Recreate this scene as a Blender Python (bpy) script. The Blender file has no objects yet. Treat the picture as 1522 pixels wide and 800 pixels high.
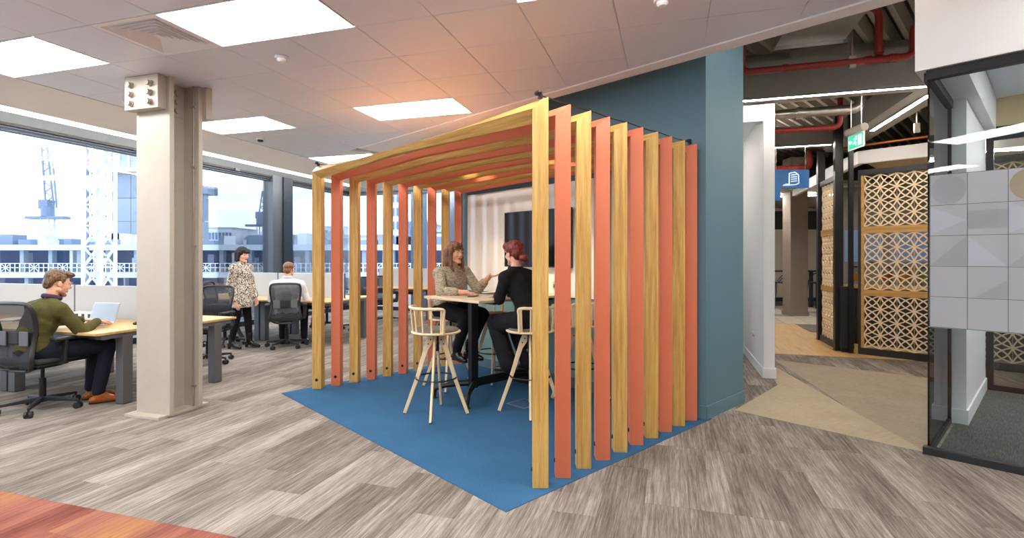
import bpy, bmesh, math, random
from mathutils import Vector, Matrix
random.seed(7)
C = bpy.context.scene.collection
R = math.radians
# ---------------------------------------------------------------- camera, sky, exposure
cam_d = bpy.data.cameras.new('camera'); cam = bpy.data.objects.new('camera', cam_d); C.objects.link(cam)
cam.location = (0, 0, 1.45); cam.rotation_euler = (R(90), 0, 0)
cam_d.sensor_width = 36; cam_d.lens = 770 / 1522 * 36; cam_d.shift_y = -18 / 1522
cam_d.clip_start = 0.05; cam_d.clip_end = 2000
bpy.context.scene.camera = cam
world = bpy.data.worlds.new('overcast_sky'); bpy.context.scene.world = world; world.use_nodes = True
wn = world.node_tree.nodes; wl = world.node_tree.links
wbg = wn['Background']; wbg.inputs['Strength'].default_value = 1.9
_tc = wn.new('ShaderNodeTexCoord'); _sx = wn.new('ShaderNodeSeparateXYZ'); _rp = wn.new('ShaderNodeValToRGB')
wl.new(_tc.outputs['Generated'], _sx.inputs[0]); wl.new(_sx.outputs['Z'], _rp.inputs[0]); wl.new(_rp.outputs[0], wbg.inputs['Color'])
_rp.color_ramp.elements[0].color = (.66, .76, .90, 1); _rp.color_ramp.elements[0].position = .0
_rp.color_ramp.elements[1].color = (.74, .87, 1, 1); _rp.color_ramp.elements[1].position = .5
vs = bpy.context.scene.view_settings
bpy.context.scene.display_settings.display_device = 'sRGB'
vs.view_transform = 'Standard'; vs.look = 'None'; vs.gamma = 1; vs.use_curve_mapping = False; vs.exposure = 1.33
PANEL_W, COVE_W, LED_W = 10.0, 60.0, 32.0          # brightness of the ceiling panels, the window cove strip, the linear lights
PANEL_COL, LED_COL = (1, .975, .94), (1, .91, .79)
# ---------------------------------------------------------------- plan frames: the building grid and the pergola grid
TG, TB = 16.9, 46.4
RG, RB = R(-TG), R(-TB)
g1 = Vector((math.sin(R(TG)), math.cos(R(TG)), 0)); g2 = Vector((math.cos(R(TG)), -math.sin(R(TG)), 0))
ub = Vector((math.sin(R(TB)), math.cos(R(TB)), 0)); ua = Vector((-math.cos(R(TB)), math.sin(R(TB)), 0))
R0 = Vector((.179, 3.283, 0))                     # foot of the nearest right-hand pergola post
def G(p, q, z=0): return g2 * p + g1 * q + Vector((0, 0, z))
def PB(x, y, z=0): return R0 - ua * x + ub * y + Vector((0, 0, z))
def V(*a): return Vector(a)
# ---------------------------------------------------------------- mesh builder
def sph(n=12, m=8):
    vs_, fs = [V(0, 0, 1)], []
    for i in range(1, m):
        a = math.pi * i / m
        for j in range(n):
            b = 2 * math.pi * j / n
            vs_.append(V(math.sin(a) * math.cos(b), math.sin(a) * math.sin(b), math.cos(a)))
    vs_.append(V(0, 0, -1))
    for j in range(n): fs.append((0, 1 + j, 1 + (j + 1) % n))
    for i in range(m - 2):
        for j in range(n):
            a, b = 1 + i * n + j, 1 + i * n + (j + 1) % n
            fs.append((a, a + n, b + n, b))
    L = len(vs_) - 1; s = 1 + (m - 2) * n
    for j in range(n): fs.append((s + j, L, s + (j + 1) % n))
    return vs_, fs
def frame(d):
    d = d.normalized(); t = V(0, 0, 1) if abs(d.z) < .9 else V(1, 0, 0)
    a = t.cross(d).normalized(); return a, d.cross(a)
def smooth_path(pts, k=6, closed=False):
    P_ = [Vector(p) for p in pts]; n = len(P_); out = []
    for i in range(n if closed else n - 1):
        p0 = P_[(i - 1) % n] if (closed or i > 0) else P_[0] * 2 - P_[1]
        p1 = P_[i]; p2 = P_[(i + 1) % n]
        p3 = P_[(i + 2) % n] if (closed or i + 2 < n) else P_[-1] * 2 - P_[-2]
        for j in range(k):
            t = j / k
            out.append(.5 * (2 * p1 + (p2 - p0) * t + (2 * p0 - 5 * p1 + 4 * p2 - p3) * t * t + (3 * p1 - p0 - 3 * p2 + p3) * t ** 3))
    if not closed: out.append(P_[-1])
    return out
class MB:
    def __init__(s): s.v = []; s.f = []; s.uv = None
    def add(s, vs_, fs):
        o = len(s.v); s.v += [Vector(v) for v in vs_]; s.f += [tuple(i + o for i in f) for f in fs]; return s
    def box(s, c, d, rot=None):
        c = Vector(c); x, y, z = d[0] / 2, d[1] / 2, d[2] / 2
        vs_ = [V(i * x, j * y, k * z) for k in (-1, 1) for j in (-1, 1) for i in (-1, 1)]
        if rot is not None: vs_ = [rot @ v for v in vs_]
        return s.add([c + v for v in vs_], [(0, 2, 3, 1), (4, 5, 7, 6), (0, 1, 5, 4), (2, 6, 7, 3), (0, 4, 6, 2), (1, 3, 7, 5)])
    def bb(s, x0, x1, y0, y1, z0, z1): return s.box(((x0 + x1) / 2, (y0 + y1) / 2, (z0 + z1) / 2), (abs(x1 - x0), abs(y1 - y0), abs(z1 - z0)))
    def loft(s, rings, caps=True):
        n = len(rings[0]); vs_ = [v for r in rings for v in r]; fs = []
        for i in range(len(rings) - 1):
            for j in range(n): fs.append((i * n + j, i * n + (j + 1) % n, (i + 1) * n + (j + 1) % n, (i + 1) * n + j))
        if caps: fs += [tuple(range(n))[::-1], tuple(range((len(rings) - 1) * n, len(rings) * n))]
        return s.add(vs_, fs)
    def bar(s, p1, p2, w, h, w2=None, h2=None):
        p1, p2 = Vector(p1), Vector(p2); a, b = frame(p2 - p1); w2 = w2 or w; h2 = h2 or h
        q = lambda p, w, h: [p + a * w / 2 * i + b * h / 2 * j for i, j in ((-1, -1), (1, -1), (1, 1), (-1, 1))]
        return s.loft([q(p1, w, h), q(p2, w2, h2)])
    def cyl(s, p1, p2, r, r2=None, n=12, caps=True):
        p1, p2 = Vector(p1), Vector(p2); a, b = frame(p2 - p1); r2 = r if r2 is None else r2
        q = lambda p, r: [p + (a * math.cos(2 * math.pi * j / n) + b * math.sin(2 * math.pi * j / n)) * r for j in range(n)]
        return s.loft([q(p1, r), q(p2, r2)], caps)
    def tube(s, pts, r, n=8, closed=False, flat=1.0):
        P_ = [Vector(p) for p in pts]; m = len(P_); rings = []; pa = None
        for i in range(m):
            d = (P_[(i + 1) % m] - P_[i - 1]) if closed else (P_[min(i + 1, m - 1)] - P_[max(i - 1, 0)])
            if d.length < 1e-9: d = V(0, 0, 1)
            d.normalize()
            a = frame(d)[0] if pa is None else (pa - d * pa.dot(d)).normalized()
            pa = a; b = d.cross(a); rr = r[i] if isinstance(r, (list, tuple)) else r
            rings.append([P_[i] + (a * math.cos(2 * math.pi * j / n) * rr * flat + b * math.sin(2 * math.pi * j / n) * rr) for j in range(n)])
        if closed: rings.append(rings[0]); return s.loft(rings, False)
        return s.loft(rings)
    def lathe(s, prof, c=(0, 0, 0), n=20):
        c = Vector(c); rings = [[c + V(r * math.cos(2 * math.pi * j / n), r * math.sin(2 * math.pi * j / n), z) for j in range(n)] for r, z in prof]
        return s.loft(rings)
    def prism(s, poly, z0, z1):
        return s.loft([[V(x, y, z0) for x, y in poly], [V(x, y, z1) for x, y in poly]])
    def ell(s, c, r, rot=None, n=14, m=10):
        vs_, fs = sph(n, m); c = Vector(c); r = (r, r, r) if isinstance(r, (int, float)) else r
        vs_ = [V(v.x * r[0], v.y * r[1], v.z * r[2]) for v in vs_]
        if rot is not None: vs_ = [rot @ v for v in vs_]
        return s.add([c + v for v in vs_], fs)
    def cap(s, p1, r1, p2, r2, n=12):
        p1, p2 = Vector(p1), Vector(p2); d = p2 - p1
        if d.length < 1e-6: return s.ell(p1, max(r1, r2))
        dn = d.normalized(); a, b = frame(d); rings = []
        for i in range(0, 5):
            t = R(-80 + i * 20); rings.append((p1 + dn * r1 * math.sin(t), r1 * math.cos(t)))
        for i in range(0, 5):
            t = R(i * 20); rings.append((p2 + dn * r2 * math.sin(t), r2 * math.cos(t)))
        return s.loft([[p + (a * math.cos(2 * math.pi * j / n) + b * math.sin(2 * math.pi * j / n)) * r for j in range(n)] for p, r in rings])
    def torus(s, c, Rr, r, n=32, m=8, rot=None):
        pts = [V(math.cos(2 * math.pi * i / n) * Rr, math.sin(2 * math.pi * i / n) * Rr, 0) for i in range(n)]
        if rot is not None: pts = [rot @ p for p in pts]
        return s.tube([Vector(c) + p for p in pts], r, m, True)
    def mesh(s, name):
        me = bpy.data.meshes.new(name); me.from_pydata([tuple(v) for v in s.v], [], s.f)
        b = bmesh.new(); b.from_mesh(me); bmesh.ops.recalc_face_normals(b, faces=b.faces); b.to_mesh(me); b.free()
        return me
    def build(s, name, mat, parent=None, smooth=False, bevel=0, seg=2, loc=None, rz=0):
        me = s.mesh(name)
        if mat: me.materials.append(mat)
        if smooth:
            me.polygons.foreach_set('use_smooth', [True] * len(me.polygons))
            me.set_sharp_from_angle(angle=R(smooth if smooth > 1 else 40))
        return link(name, me, parent, loc, rz, bevel, seg)
def link(name, me, parent=None, loc=None, rz=0, bevel=0, seg=2):
    o = bpy.data.objects.new(name, me); C.objects.link(o); o.parent = parent
    if loc is not None: o.location = loc
    o.rotation_euler = (0, 0, rz)
    if bevel:
        m = o.modifiers.new('bevel', 'BEVEL'); m.width = bevel; m.segments = seg; m.limit_method = 'ANGLE'; m.angle_limit = R(40)
    return o
def thing(name, label, cat, loc=(0, 0, 0), rz=0, group=None):
    o = bpy.data.objects.new(name, None); C.objects.link(o); o.empty_display_size = .1
    o.location = loc; o.rotation_euler = (0, 0, rz); tag(o, label, cat, group); return o
def tag(o, label, cat, group=None):
    o['label'] = label; o['category'] = cat
    if group: o['group'] = group
    return o
def struct(o, label=None):
    o['kind'] = 'structure'
    if label: o['label'] = label
    return o
def dup(o, loc, rz, label, group=None):
    def cp(x, par):
        c = x.copy(); C.objects.link(c); c.parent = par
        for ch in x.children: cp(ch, c)
        return c
    c = cp(o, None); c.location = loc; c.rotation_euler = (0, 0, rz); c['label'] = label
    if group: c['group'] = group
    return c
# ---------------------------------------------------------------- materials
def lin(h):
    if isinstance(h, str): h = tuple(int(h[i:i + 2], 16) for i in (0, 2, 4))
    f = lambda c: c / 12.92 if c <= .04045 else ((c + .055) / 1.055) ** 2.4
    return tuple(f(c / 255) for c in h) + (1,)
class N:
    def __init__(s, name):
        s.m = bpy.data.materials.new(name); s.m.use_nodes = True; s.t = s.m.node_tree
        s.b = s.t.nodes['Principled BSDF']; s.out = s.t.nodes['Material Output']
    def n(s, ty, **kw):
        x = s.t.nodes.new('ShaderNode' + ty)
        for k, v in kw.items():
            if k in x.inputs: x.inputs[k].default_value = v
            else: setattr(x, k, v)
        return x
    def l(s, a, b): s.t.links.new(a, b)
    def coord(s, kind='Object', scale=(1, 1, 1)):
        tc = s.n('TexCoord'); mp = s.n('Mapping'); mp.inputs['Scale'].default_value = scale
        s.l(tc.outputs[kind], mp.inputs['Vector']); return mp.outputs[0]
    def ramp(s, fac, stops):
        r = s.n('ValToRGB'); s.l(fac, r.inputs[0]); e = r.color_ramp.elements
        while len(e) < len(stops): e.new(.5)
        for i, (p, c) in enumerate(stops): e[i].position = p; e[i].color = lin(c) if not isinstance(c[0], float) else c
        return r.outputs[0]
    def bump(s, h, strength=.2, dist=.01):
        b = s.n('Bump'); b.inputs['Strength'].default_value = strength; b.inputs['Distance'].default_value = dist
        s.l(h, b.inputs['Height']); s.l(b.outputs[0], s.b.inputs['Normal'])
    def noise(s, vec, scale, detail=3, rough=.55, w=None):
        x = s.n('TexNoise', noise_dimensions='4D' if w else '3D'); x.inputs['Scale'].default_value = scale
        x.inputs['Detail'].default_value = detail; x.inputs['Roughness'].default_value = rough; s.l(vec, x.inputs['Vector'])
        if w: s.l(w, x.inputs['W'])
        return x.outputs['Fac']
def pbr(name, col, rough=.5, metal=0, spec=.5, var=0, vscale=8, bump=0, bscale=60, coat=0, kind='Object'):
    k = N(name); b = k.b; b.inputs['Roughness'].default_value = rough; b.inputs['Metallic'].default_value = metal
    b.inputs['Specular IOR Level'].default_value = spec; b.inputs['Coat Weight'].default_value = coat
    c = lin(col)
    if var:
        f = k.noise(k.coord(kind), vscale)
        k.l(k.ramp(f, [(.25, tuple(x * (1 - var) for x in c[:3]) + (1.0,)), (.75, tuple(min(1., x * (1 + var)) for x in c[:3]) + (1.0,))]), b.inputs['Base Color'])
    else: b.inputs['Base Color'].default_value = c
    if bump: k.bump(k.noise(k.coord(kind), bscale, 2), bump, .005)
    return k.m
def emit(name, col, strength):
    k = N(name); e = k.n('Emission'); e.inputs['Color'].default_value = tuple(col) + (1,); e.inputs['Strength'].default_value = strength
    k.l(e.outputs[0], k.out.inputs['Surface']); return k.m
def glass(name, tint=(1, 1, 1), refl=1.0, rough=0.0, ior=1.45):
    k = N(name); tr = k.n('BsdfTransparent'); gl = k.n('BsdfGlossy'); mx = k.n('MixShader'); fr = k.n('Fresnel')
    tr.inputs['Color'].default_value = tuple(tint) + (1,); gl.inputs['Roughness'].default_value = rough; fr.inputs['IOR'].default_value = ior
    mu = k.n('Math', operation='MULTIPLY'); mu.inputs[1].default_value = refl
    k.l(fr.outputs[0], mu.inputs[0]); k.l(mu.outputs[0], mx.inputs[0]); k.l(tr.outputs[0], mx.inputs[1]); k.l(gl.outputs[0], mx.inputs[2])
    k.l(mx.outputs[0], k.out.inputs['Surface']); return k.m
def wood(name, dark, mid, light, scale=(1, 1, 1), rough=.45, seed=True, contrast=1.0, kind='Object'):
    k = N(name); mp = k.coord(kind, scale)
    oi = k.n('ObjectInfo'); w = k.n('Math', operation='MULTIPLY'); w.inputs[1].default_value = 40; k.l(oi.outputs['Random'], w.inputs[0])
    a = k.noise(mp, 3.0, 5, .6, w.outputs[0]); b = k.noise(mp, 14.0, 3, .6, w.outputs[0])
    ad = k.n('Math', operation='MULTIPLY_ADD'); ad.inputs[1].default_value = .35; k.l(b, ad.inputs[0]); k.l(a, ad.inputs[2])
    s = .22 / contrast
    k.l(k.ramp(ad.outputs[0], [(.67 - s, dark), (.67, mid), (.67 + s, light)]), k.b.inputs['Base Color'])
    k.b.inputs['Roughness'].default_value = rough; k.bump(b, .08, .002); return k.m
def carpet_mat(name, stops, hues=None):
    k = N(name); tc = k.n('TexCoord'); oi = k.n('ObjectInfo'); at = k.n('Attribute', attribute_name='rnd')
    ad = k.n('Math', operation='ADD'); k.l(oi.outputs['Random'], ad.inputs[0]); k.l(at.outputs['Fac'], ad.inputs[1])
    w = k.n('Math', operation='MULTIPLY'); w.inputs[1].default_value = 37; k.l(ad.outputs[0], w.inputs[0])
    def mp(sx, sy):
        m = k.n('Mapping'); m.inputs['Scale'].default_value = (sx, sy, 1); k.l(tc.outputs['UV'], m.inputs['Vector']); return m.outputs[0]
    a = k.noise(mp(55, 2.0), 1, 4, .62, w.outputs[0]); b = k.noise(mp(150, 8), 1, 3, .6, w.outputs[0]); c = k.noise(mp(5, 1.2), 1, 2, .5, w.outputs[0])
    f = k.noise(mp(260, 260), 1, 2, .6)
    def madd(x, m, y):
        n = k.n('Math', operation='MULTIPLY_ADD'); n.inputs[1].default_value = m; k.l(x, n.inputs[0])
        if y is None: n.inputs[2].default_value = 0
        else: k.l(y, n.inputs[2])
        return n.outputs[0]
    fr = k.n('Math', operation='FRACT'); k.l(w.outputs[0], fr.inputs[0])
    t = madd(a, .50, madd(b, .42, madd(c, .40, madd(f, .16, madd(fr.outputs[0], .10, None)))))
    col = k.ramp(t, stops)
    if hues:
        hr = k.ramp(madd(fr.outputs[0], .45, madd(c, .8, None)), hues); mm = k.n('MixRGB', blend_type='MULTIPLY'); mm.inputs[0].default_value = 1; k.l(col, mm.inputs[1]); k.l(hr, mm.inputs[2]); col = mm.outputs[0]
    k.l(col, k.b.inputs['Base Color']); k.b.inputs['Roughness'].default_value = .95; k.b.inputs['Specular IOR Level'].default_value = .15
    k.bump(f, .35, .004); return k.m
M = {}
M['ceiling'] = pbr('white_metal_ceiling', 'dde3ef', .34, 0, .45)
M['plaster'] = pbr('white_plaster', 'e6e8ec', .8, var=.02, vscale=3)
M['white'] = pbr('white_paint', 'efeff2', .55)
M['wallblue'] = pbr('teal_blue_paint', '597b8a', .6, var=.03, vscale=2)
M['steelcol'] = pbr('cream_intumescent_paint', 'b0a89a', .42, var=.05, vscale=5, bump=.25, bscale=22)
M['grey_alu'] = pbr('grey_aluminium', '575c64', .4, .6)
M['dark_alu'] = pbr('dark_aluminium', '2b313a', .35, .5)
M['oak_v'] = wood('oak_upright', 'a57a3a', 'c49b52', 'd6b66e', (14, 14, .7), .42)
M['oak_h'] = wood('oak_beam', 'a57a3a', 'c49b52', 'd6b66e', (.7, 14, 14), .42)
M['coral'] = pbr('coral_paint', 'cf7150', .42, var=.03, vscale=3)
M['black'] = pbr('black_metal', '17181a', .4, .3)
M['blackp'] = pbr('black_plastic', '1d1f22', .45)
M['charcoal'] = pbr('charcoal_fabric', '2c2d30', .9, bump=.2, bscale=300)
M['grey_seat'] = pbr('grey_felt', '6c655c', .95, var=.06, vscale=60, bump=.25, bscale=200)
M['ash'] = wood('pale_ash', 'd3b98f', 'dfc8a0', 'ead8b6', (6, 6, 1.2), .5, contrast=.8)
M['laminate'] = wood('pale_laminate', 'cbb391', 'd5c0a0', 'deccb0', (.8, 8, 8), .4, contrast=.7)
M['desk_oak'] = wood('desk_oak', 'b9935c', 'c9a56d', 'd6b780', (.8, 8, 8), .42)
M['desk_edge'] = pbr('desk_edge', 'b98f58', .5)
M['screen_fab'] = pbr('grey_screen_fabric', 'b6b9be', .95, var=.03, vscale=120, bump=.2, bscale=250)
M['steel_grey'] = pbr('graphite_steel', '6b6d70', .45, .5)
M['galv'] = pbr('galvanised_steel', 'a8a29a', .38, .75, var=.08, vscale=5)
M['foil'] = pbr('foil_lagging', 'c8c4be', .28, .95, var=.1, vscale=12, bump=.8, bscale=18)
M['redpipe'] = pbr('red_sprinkler_pipe', '8a2016', .4)
M['tv'] = pbr('television_glass', '0b0d12', .12, 0, .35)
M['whiteboard'] = pbr('glass_whiteboard', 'e6e2d8', .07, 0, .45, coat=.1)
M['chrome'] = pbr('chrome', 'c8c9cb', .2, 1)
M['panel'] = emit('light_panel', PANEL_COL, PANEL_W)
M['led'] = emit('linear_light', LED_COL, LED_W); M['led_fill'] = emit('fill_linear_light', (1, .96, .93), 62)  # the stronger emission is for unseen lamps added as fill
M['soffit_glow'] = emit('cove_glow_panel', (1, .97, .90), 1.6); M['cove'] = emit('cove_strip', (1, .92, .78), COVE_W)  # the first makes the soffit glow in place of light falling on it
M['glass'] = glass('window_glass', (.93, .96, .98), .8)
M['glass2'] = glass('partition_glass', (.92, .95, .95), 1.0)
M['taupe'] = pbr('taupe_paint', '9c8d80', .6, var=.05, vscale=3)
M['grey_beam'] = pbr('grey_paint', '8a867f', .6)
M['deck'] = pbr('steel_deck', 'b0aa9e', .55, .1)
M['carpet'] = carpet_mat('taupe_plank_carpet', [(.62, '574e48'), (.74, '70675f'), (.84, '887f77'), (.96, 'a59c94')])
M['carpet_o'] = carpet_mat('orange_plank_carpet', [(.60, 'a2a2a2'), (.80, 'd8d8d8'), (.96, 'f4f4f4')], [(.2, '86403c'), (.45, 'a26253'), (.7, 'a66d5c'), (1.0, 'aa784c')])
# ================================================================ FLOOR
def in_view(w, m=90):
    if w.y < .6: return False
    x = 761 + 770 * w.x / w.y; y = 382 + 770 * (1.45 - w.z) / w.y
    return -m < x < 1522 + m and -m < y < 800 + m
sub = struct(MB().bb(-15, 14, -6, 21, -.30, -.006).build('floor', pbr('screed', '6b645d', .9)))
PW, PL = .25, 1.0
def plank_mesh(x0=0, y0=0, uvs=None, mb=None, w=PW, l=PL):
    g = .0005; mb = mb or MB()
    r0 = [V(x0 + g, y0 + g, -.006), V(x0 + w - g, y0 + g, -.006), V(x0 + w - g, y0 + l - g, -.006), V(x0 + g, y0 + l - g, -.006)]
    r1 = [v + V(0, 0, .005) for v in r0]; c = V(x0 + w / 2, y0 + l / 2, 0)
    r2 = [V(c.x + (v.x - c.x) * (1 - .002 / w), c.y + (v.y - c.y) * (1 - .002 / l), 0) for v in r0]
    mb.add(r0 + r1 + r2, [(0, 1, 5, 4), (1, 2, 6, 5), (2, 3, 7, 6), (3, 0, 4, 7), (4, 5, 9, 8), (5, 6, 10, 9), (6, 7, 11, 10), (7, 4, 8, 11), (8, 9, 10, 11)])
    return mb
def with_uv(me, rnd=None, per=12):
    u = me.uv_layers.new(name='UVMap')
    for lp in me.loops: u.data[lp.index].uv = me.vertices[lp.vertex_index].co.xy
    if rnd is not None:
        a = me.attributes.new('rnd', 'FLOAT', 'POINT')
        for i in range(len(me.vertices)): a.data[i].value = rnd[i // per]
    return me
pm = with_uv(plank_mesh().mesh('carpet_plank')); pm.materials.append(M['carpet'])
pmo = pm.copy(); pmo.materials.clear(); pmo.materials.append(M['carpet_o'])
cells = []
for i in range(-36, 24):
    off = random.choice([0, .25, .5, .75])
    for j in range(-2, 13):
        p, q = i * PW + .11, 2.15 + j * PL - off
        parts = [(q, PL, q < 2.15)]
        if q < 2.15 < q + PL: parts = [(2.15, q + PL - 2.15, False), (q, 2.15 - q, True)]
        for q0, l, orange in parts:
            if l < .02: continue
            w = G(p + PW / 2, q0 + l / 2)
            if q0 + l > 12.55 or p < -8.5: continue
            cs_ = [G(p + a_, q0 + b_) - R0 for a_ in (0, PW) for b_ in (0, l)]
            if all(-3.5 < c_.dot(-ua) < .06 and -.35 < c_.dot(ub) < 2.0 for c_ in cs_): continue   # wholly under the blue carpet
            if not in_view(w, 1300): continue
            cells.append((w.length + (0 if in_view(w, 110) else 100), p, q0, l, orange))
cells.sort()
rest = MB(); rr = []; rest_o = MB()
for n_, (d, p, q, l, orange) in enumerate(cells):
    if n_ < 285:
        if abs(l - PL) < .01: me = pmo if orange else pm
        else:
            me = with_uv(plank_mesh(l=l).mesh('carpet_plank')); me.materials.append(M['carpet_o' if orange else 'carpet'])
        link('carpet_plank', me, sub, G(p, q), RG)
    elif orange: plank_mesh(p, q, mb=rest_o, l=l)
    else: plank_mesh(p, q, mb=rest, l=l); rr.append(random.random())
me = with_uv(rest.mesh('carpet_field'), rr); me.materials.append(M['carpet'])
o = link('carpet_field', me, sub, (0, 0, 0), RG); o['kind'] = 'stuff'
if rest_o.v:
    me = with_uv(rest_o.mesh('orange_carpet_field'), [random.random() for _ in range(len(rest_o.v))]); me.materials.append(M['carpet_o']); o = link('orange_carpet_field', me, sub, (0, 0, 0), RG); o['kind'] = 'stuff'
# carpets that lie over the planks
def slab(name, pts, z, mat, parent=sub):
    return MB().prism([(p.x, p.y) for p in pts], -.004, z).build(name, mat, parent)
def flat_carpet(name, a, b, sx=120, sy=120, rot=0):
    k = N(name); tc = k.n('TexCoord'); mp = k.n('Mapping'); mp.inputs['Scale'].default_value = (sx, sy, 1); mp.inputs['Rotation'].default_value = (0, 0, rot)
    k.l(tc.outputs['Object'], mp.inputs['Vector']); f = k.noise(mp.outputs[0], 1, 3, .65); g_ = k.noise(tc.outputs['Object'], 2.5, 2)
    ad = k.n('Math', operation='MULTIPLY_ADD'); ad.inputs[1].default_value = .25; k.l(g_, ad.inputs[0]); k.l(f, ad.inputs[2])
    k.l(k.ramp(ad.outputs[0], [(.45, a), (.8, b)]), k.b.inputs['Base Color']); k.b.inputs['Roughness'].default_value = .95
    k.b.inputs['Specular IOR Level'].default_value = .1; k.bump(f, .4, .004); return k.m
E_ = lambda x, y: PB(x, y)
blue = slab('blue_carpet', [V(-.034, 2.938, 0), E_(.13, 2.1), E_(-3.52, 2.1), V(-2.45, 5.5, 0)], .004, flat_carpet('blue_carpet', '2c5173', '3b6689', 150, 150))
tan_c = flat_carpet('beige_woven_carpet', '998b76', 'b6a892', 16, 190, R(TB - 90))
tan_d = flat_carpet('darker_beige_carpet', '887a6a', 'aa9c8a', 16, 190, R(TB - 90))
slab('beige_carpet', [V(2.10, 4.89, 0), V(3.07, 3.83, 0), V(3.22, 4.99, 0), V(3.55, 7.42, 0), V(3.0, 5.85, 0)], .003, tan_c)
slab('darker_beige_carpet', [V(3.07, 3.83, 0), V(5.20, 6.00, 0), V(3.69, 7.29, 0), V(3.22, 4.99, 0)], .0032, tan_d)
tim = wood('timber_board', 'ab8147', 'c69d60', 'd3b074', (9, .5, 9), .4)
wb = MB().bb(0, .155, 0, 1.3, -.004, .004).mesh('timber_board'); wb.materials.append(tim)
for i in range(17):
    for j in range(3):
        p = 1.02 + i * .157; q = 8.56 + j * 1.3 + (i % 3) * -.0
        if G(p, q).x > 5.6 and j > 1: continue
        link('timber_board', wb, sub, G(p, q), RG)
pale = MB().bb(0, .49, 0, .49, -.003, .005).mesh('vinyl_tile'); pale.materials.append(pbr('pale_vinyl', 'b8ad9c', .45))
dark = pale.copy(); dark.materials.clear(); dark.materials.append(pbr('grey_vinyl', '6c665e', .45))
for i in range(9):
    for j in range(9):
        link('vinyl_tile', dark if (i * 2 + j * 3) % 5 == 0 else pale, sub, G(.9 + i * .5, 12.47 + j * .5), RG)
# ================================================================ CEILING (metal tiles up to the raking edge trim)
CZ = 3.076
TX, TY = .593, .567
px0, qy0 = -3.305, 2.618
def edge_d(p, q):                                  # signed distance beyond the raking edge
    w = G(p, q); return (w - V(.06, 5.42, 0)).dot(V(.7, .714, 0))
ceil = MB()
poly = [G(-8.9, -4), G(4.6, -4), V(4.9, .67, 0), V(.06, 5.42, 0), G(-4.2, 13.6), G(-6.83, 13.6), G(-6.83, -4)]
ceil.prism([(w.x, w.y) for w in [G(-6.83, -4), V(5.9, -6.5, 0), V(5.9, -.31, 0), V(.06, 5.42, 0), V(-2.5, 8.0, 0), V(.8, 9.9, 0), G(-2.0, 10.9), G(-6.83, 10.9)]], CZ + .016, CZ + .05)
ceil = struct(ceil.build('ceiling', M['plaster']))
tile = MB(); g = .0014
ra = [V(g, g, .016), V(TX - g, g, .016), V(TX - g, TY - g, .016), V(g, TY - g, .016)]
rb_ = [V(v.x, v.y, .004) for v in ra]; e = .006
rc = [V(g + e, g + e, 0), V(TX - g - e, g + e, 0), V(TX - g - e, TY - g - e, 0), V(g + e, TY - g - e, 0)]
tile.loft([ra, rb_, rc]); tm = tile.mesh('ceiling_tile'); tm.materials.append(M['ceiling'])
lights = [(0, 0), (-4, 0), (0, 4), (-4, 4), (-4, 8), (0, 8), (4, -4), (0, -4), (-4, -4), (4, 0), (4, -8), (0, -8), (8, -4), (8, -8), (-4, -8)]
lcell = set()
for i, j in lights: lcell |= {(i, j), (i + 1, j)}
vent = (-1, 0)
ntile = 0
def clip_poly(poly):                               # keep the side of the raking edge that has a ceiling
    out = []
    for i in range(len(poly)):
        a, b = poly[i], poly[(i + 1) % len(poly)]; da, db = edge_d(*a), edge_d(*b)
        if da <= 0: out.append(a)
        if da * db < 0: t = da / (da - db); out.append((a[0] + (b[0] - a[0]) * t, a[1] + (b[1] - a[1]) * t))
    return out
rest = MB()
for i in range(-4, 11):
    for j in range(-8, 15):
        if (i, j) in lcell or (i, j) == vent: continue
        p, q = px0 + i * TX, qy0 + j * TY
        cs = [edge_d(p + a, q + b) for a in (0, TX) for b in (0, TY)]
        if min(cs) > -.02 and q < 9.0: continue
        w = G(p + TX / 2, q + TY / 2, CZ)
        if q > 8.5 and p > -2.2: continue
        if max(cs) > 0:
            pl = clip_poly([(p + g, q + g), (p + TX - g, q + g), (p + TX - g, q + TY - g), (p + g, q + TY - g)])
            if len(pl) < 3: continue
            mb = MB().prism([(x - p, y - q) for x, y in pl], 0, .016)
            me = mb.mesh('ceiling_tile'); me.materials.append(M['ceiling']); link('ceiling_tile', me, ceil, G(p, q, CZ), RG); continue
        if in_view(w, 130): link('ceiling_tile', tm, ceil, G(p, q, CZ), RG)
        else: rest.bb(p + g, p + TX - g, q + g, q + TY - g, CZ, CZ + .016)
o = rest.build('ceiling_tile_field', M['ceiling'], ceil, rz=RG); o['kind'] = 'stuff'
struct(MB().bb(-6.83, px0 - 4 * TX - .004, -4, 10.9, CZ - .004, CZ + .05).build('ceiling_margin', M['plaster'], ceil, rz=RG))
# raking edge trim
n_ = V(.7, .714, 0); d_ = V(.714, -.7, 0); a = V(.06, 5.42, 0) - d_ * 3.3; b = V(.06, 5.42, 0) + d_ * 8.6
struct(MB().prism([(w.x, w.y) for w in (a, b, b + n_ * .15, a + n_ * .15)], CZ - .012, CZ + .10).build('trim_1', M['white'], bevel=.004))
a = V(.06, 5.42, 0) - d_ * 3.3; b = V(.06, 5.42, 0) - d_ * .05
MB().prism([(w.x, w.y) for w in (a + n_ * .14, b + n_ * .14, b + n_ * .40, a + n_ * .40)], CZ - .01, CZ + .09).build('edge_margin', M['white'], ceil)
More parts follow.
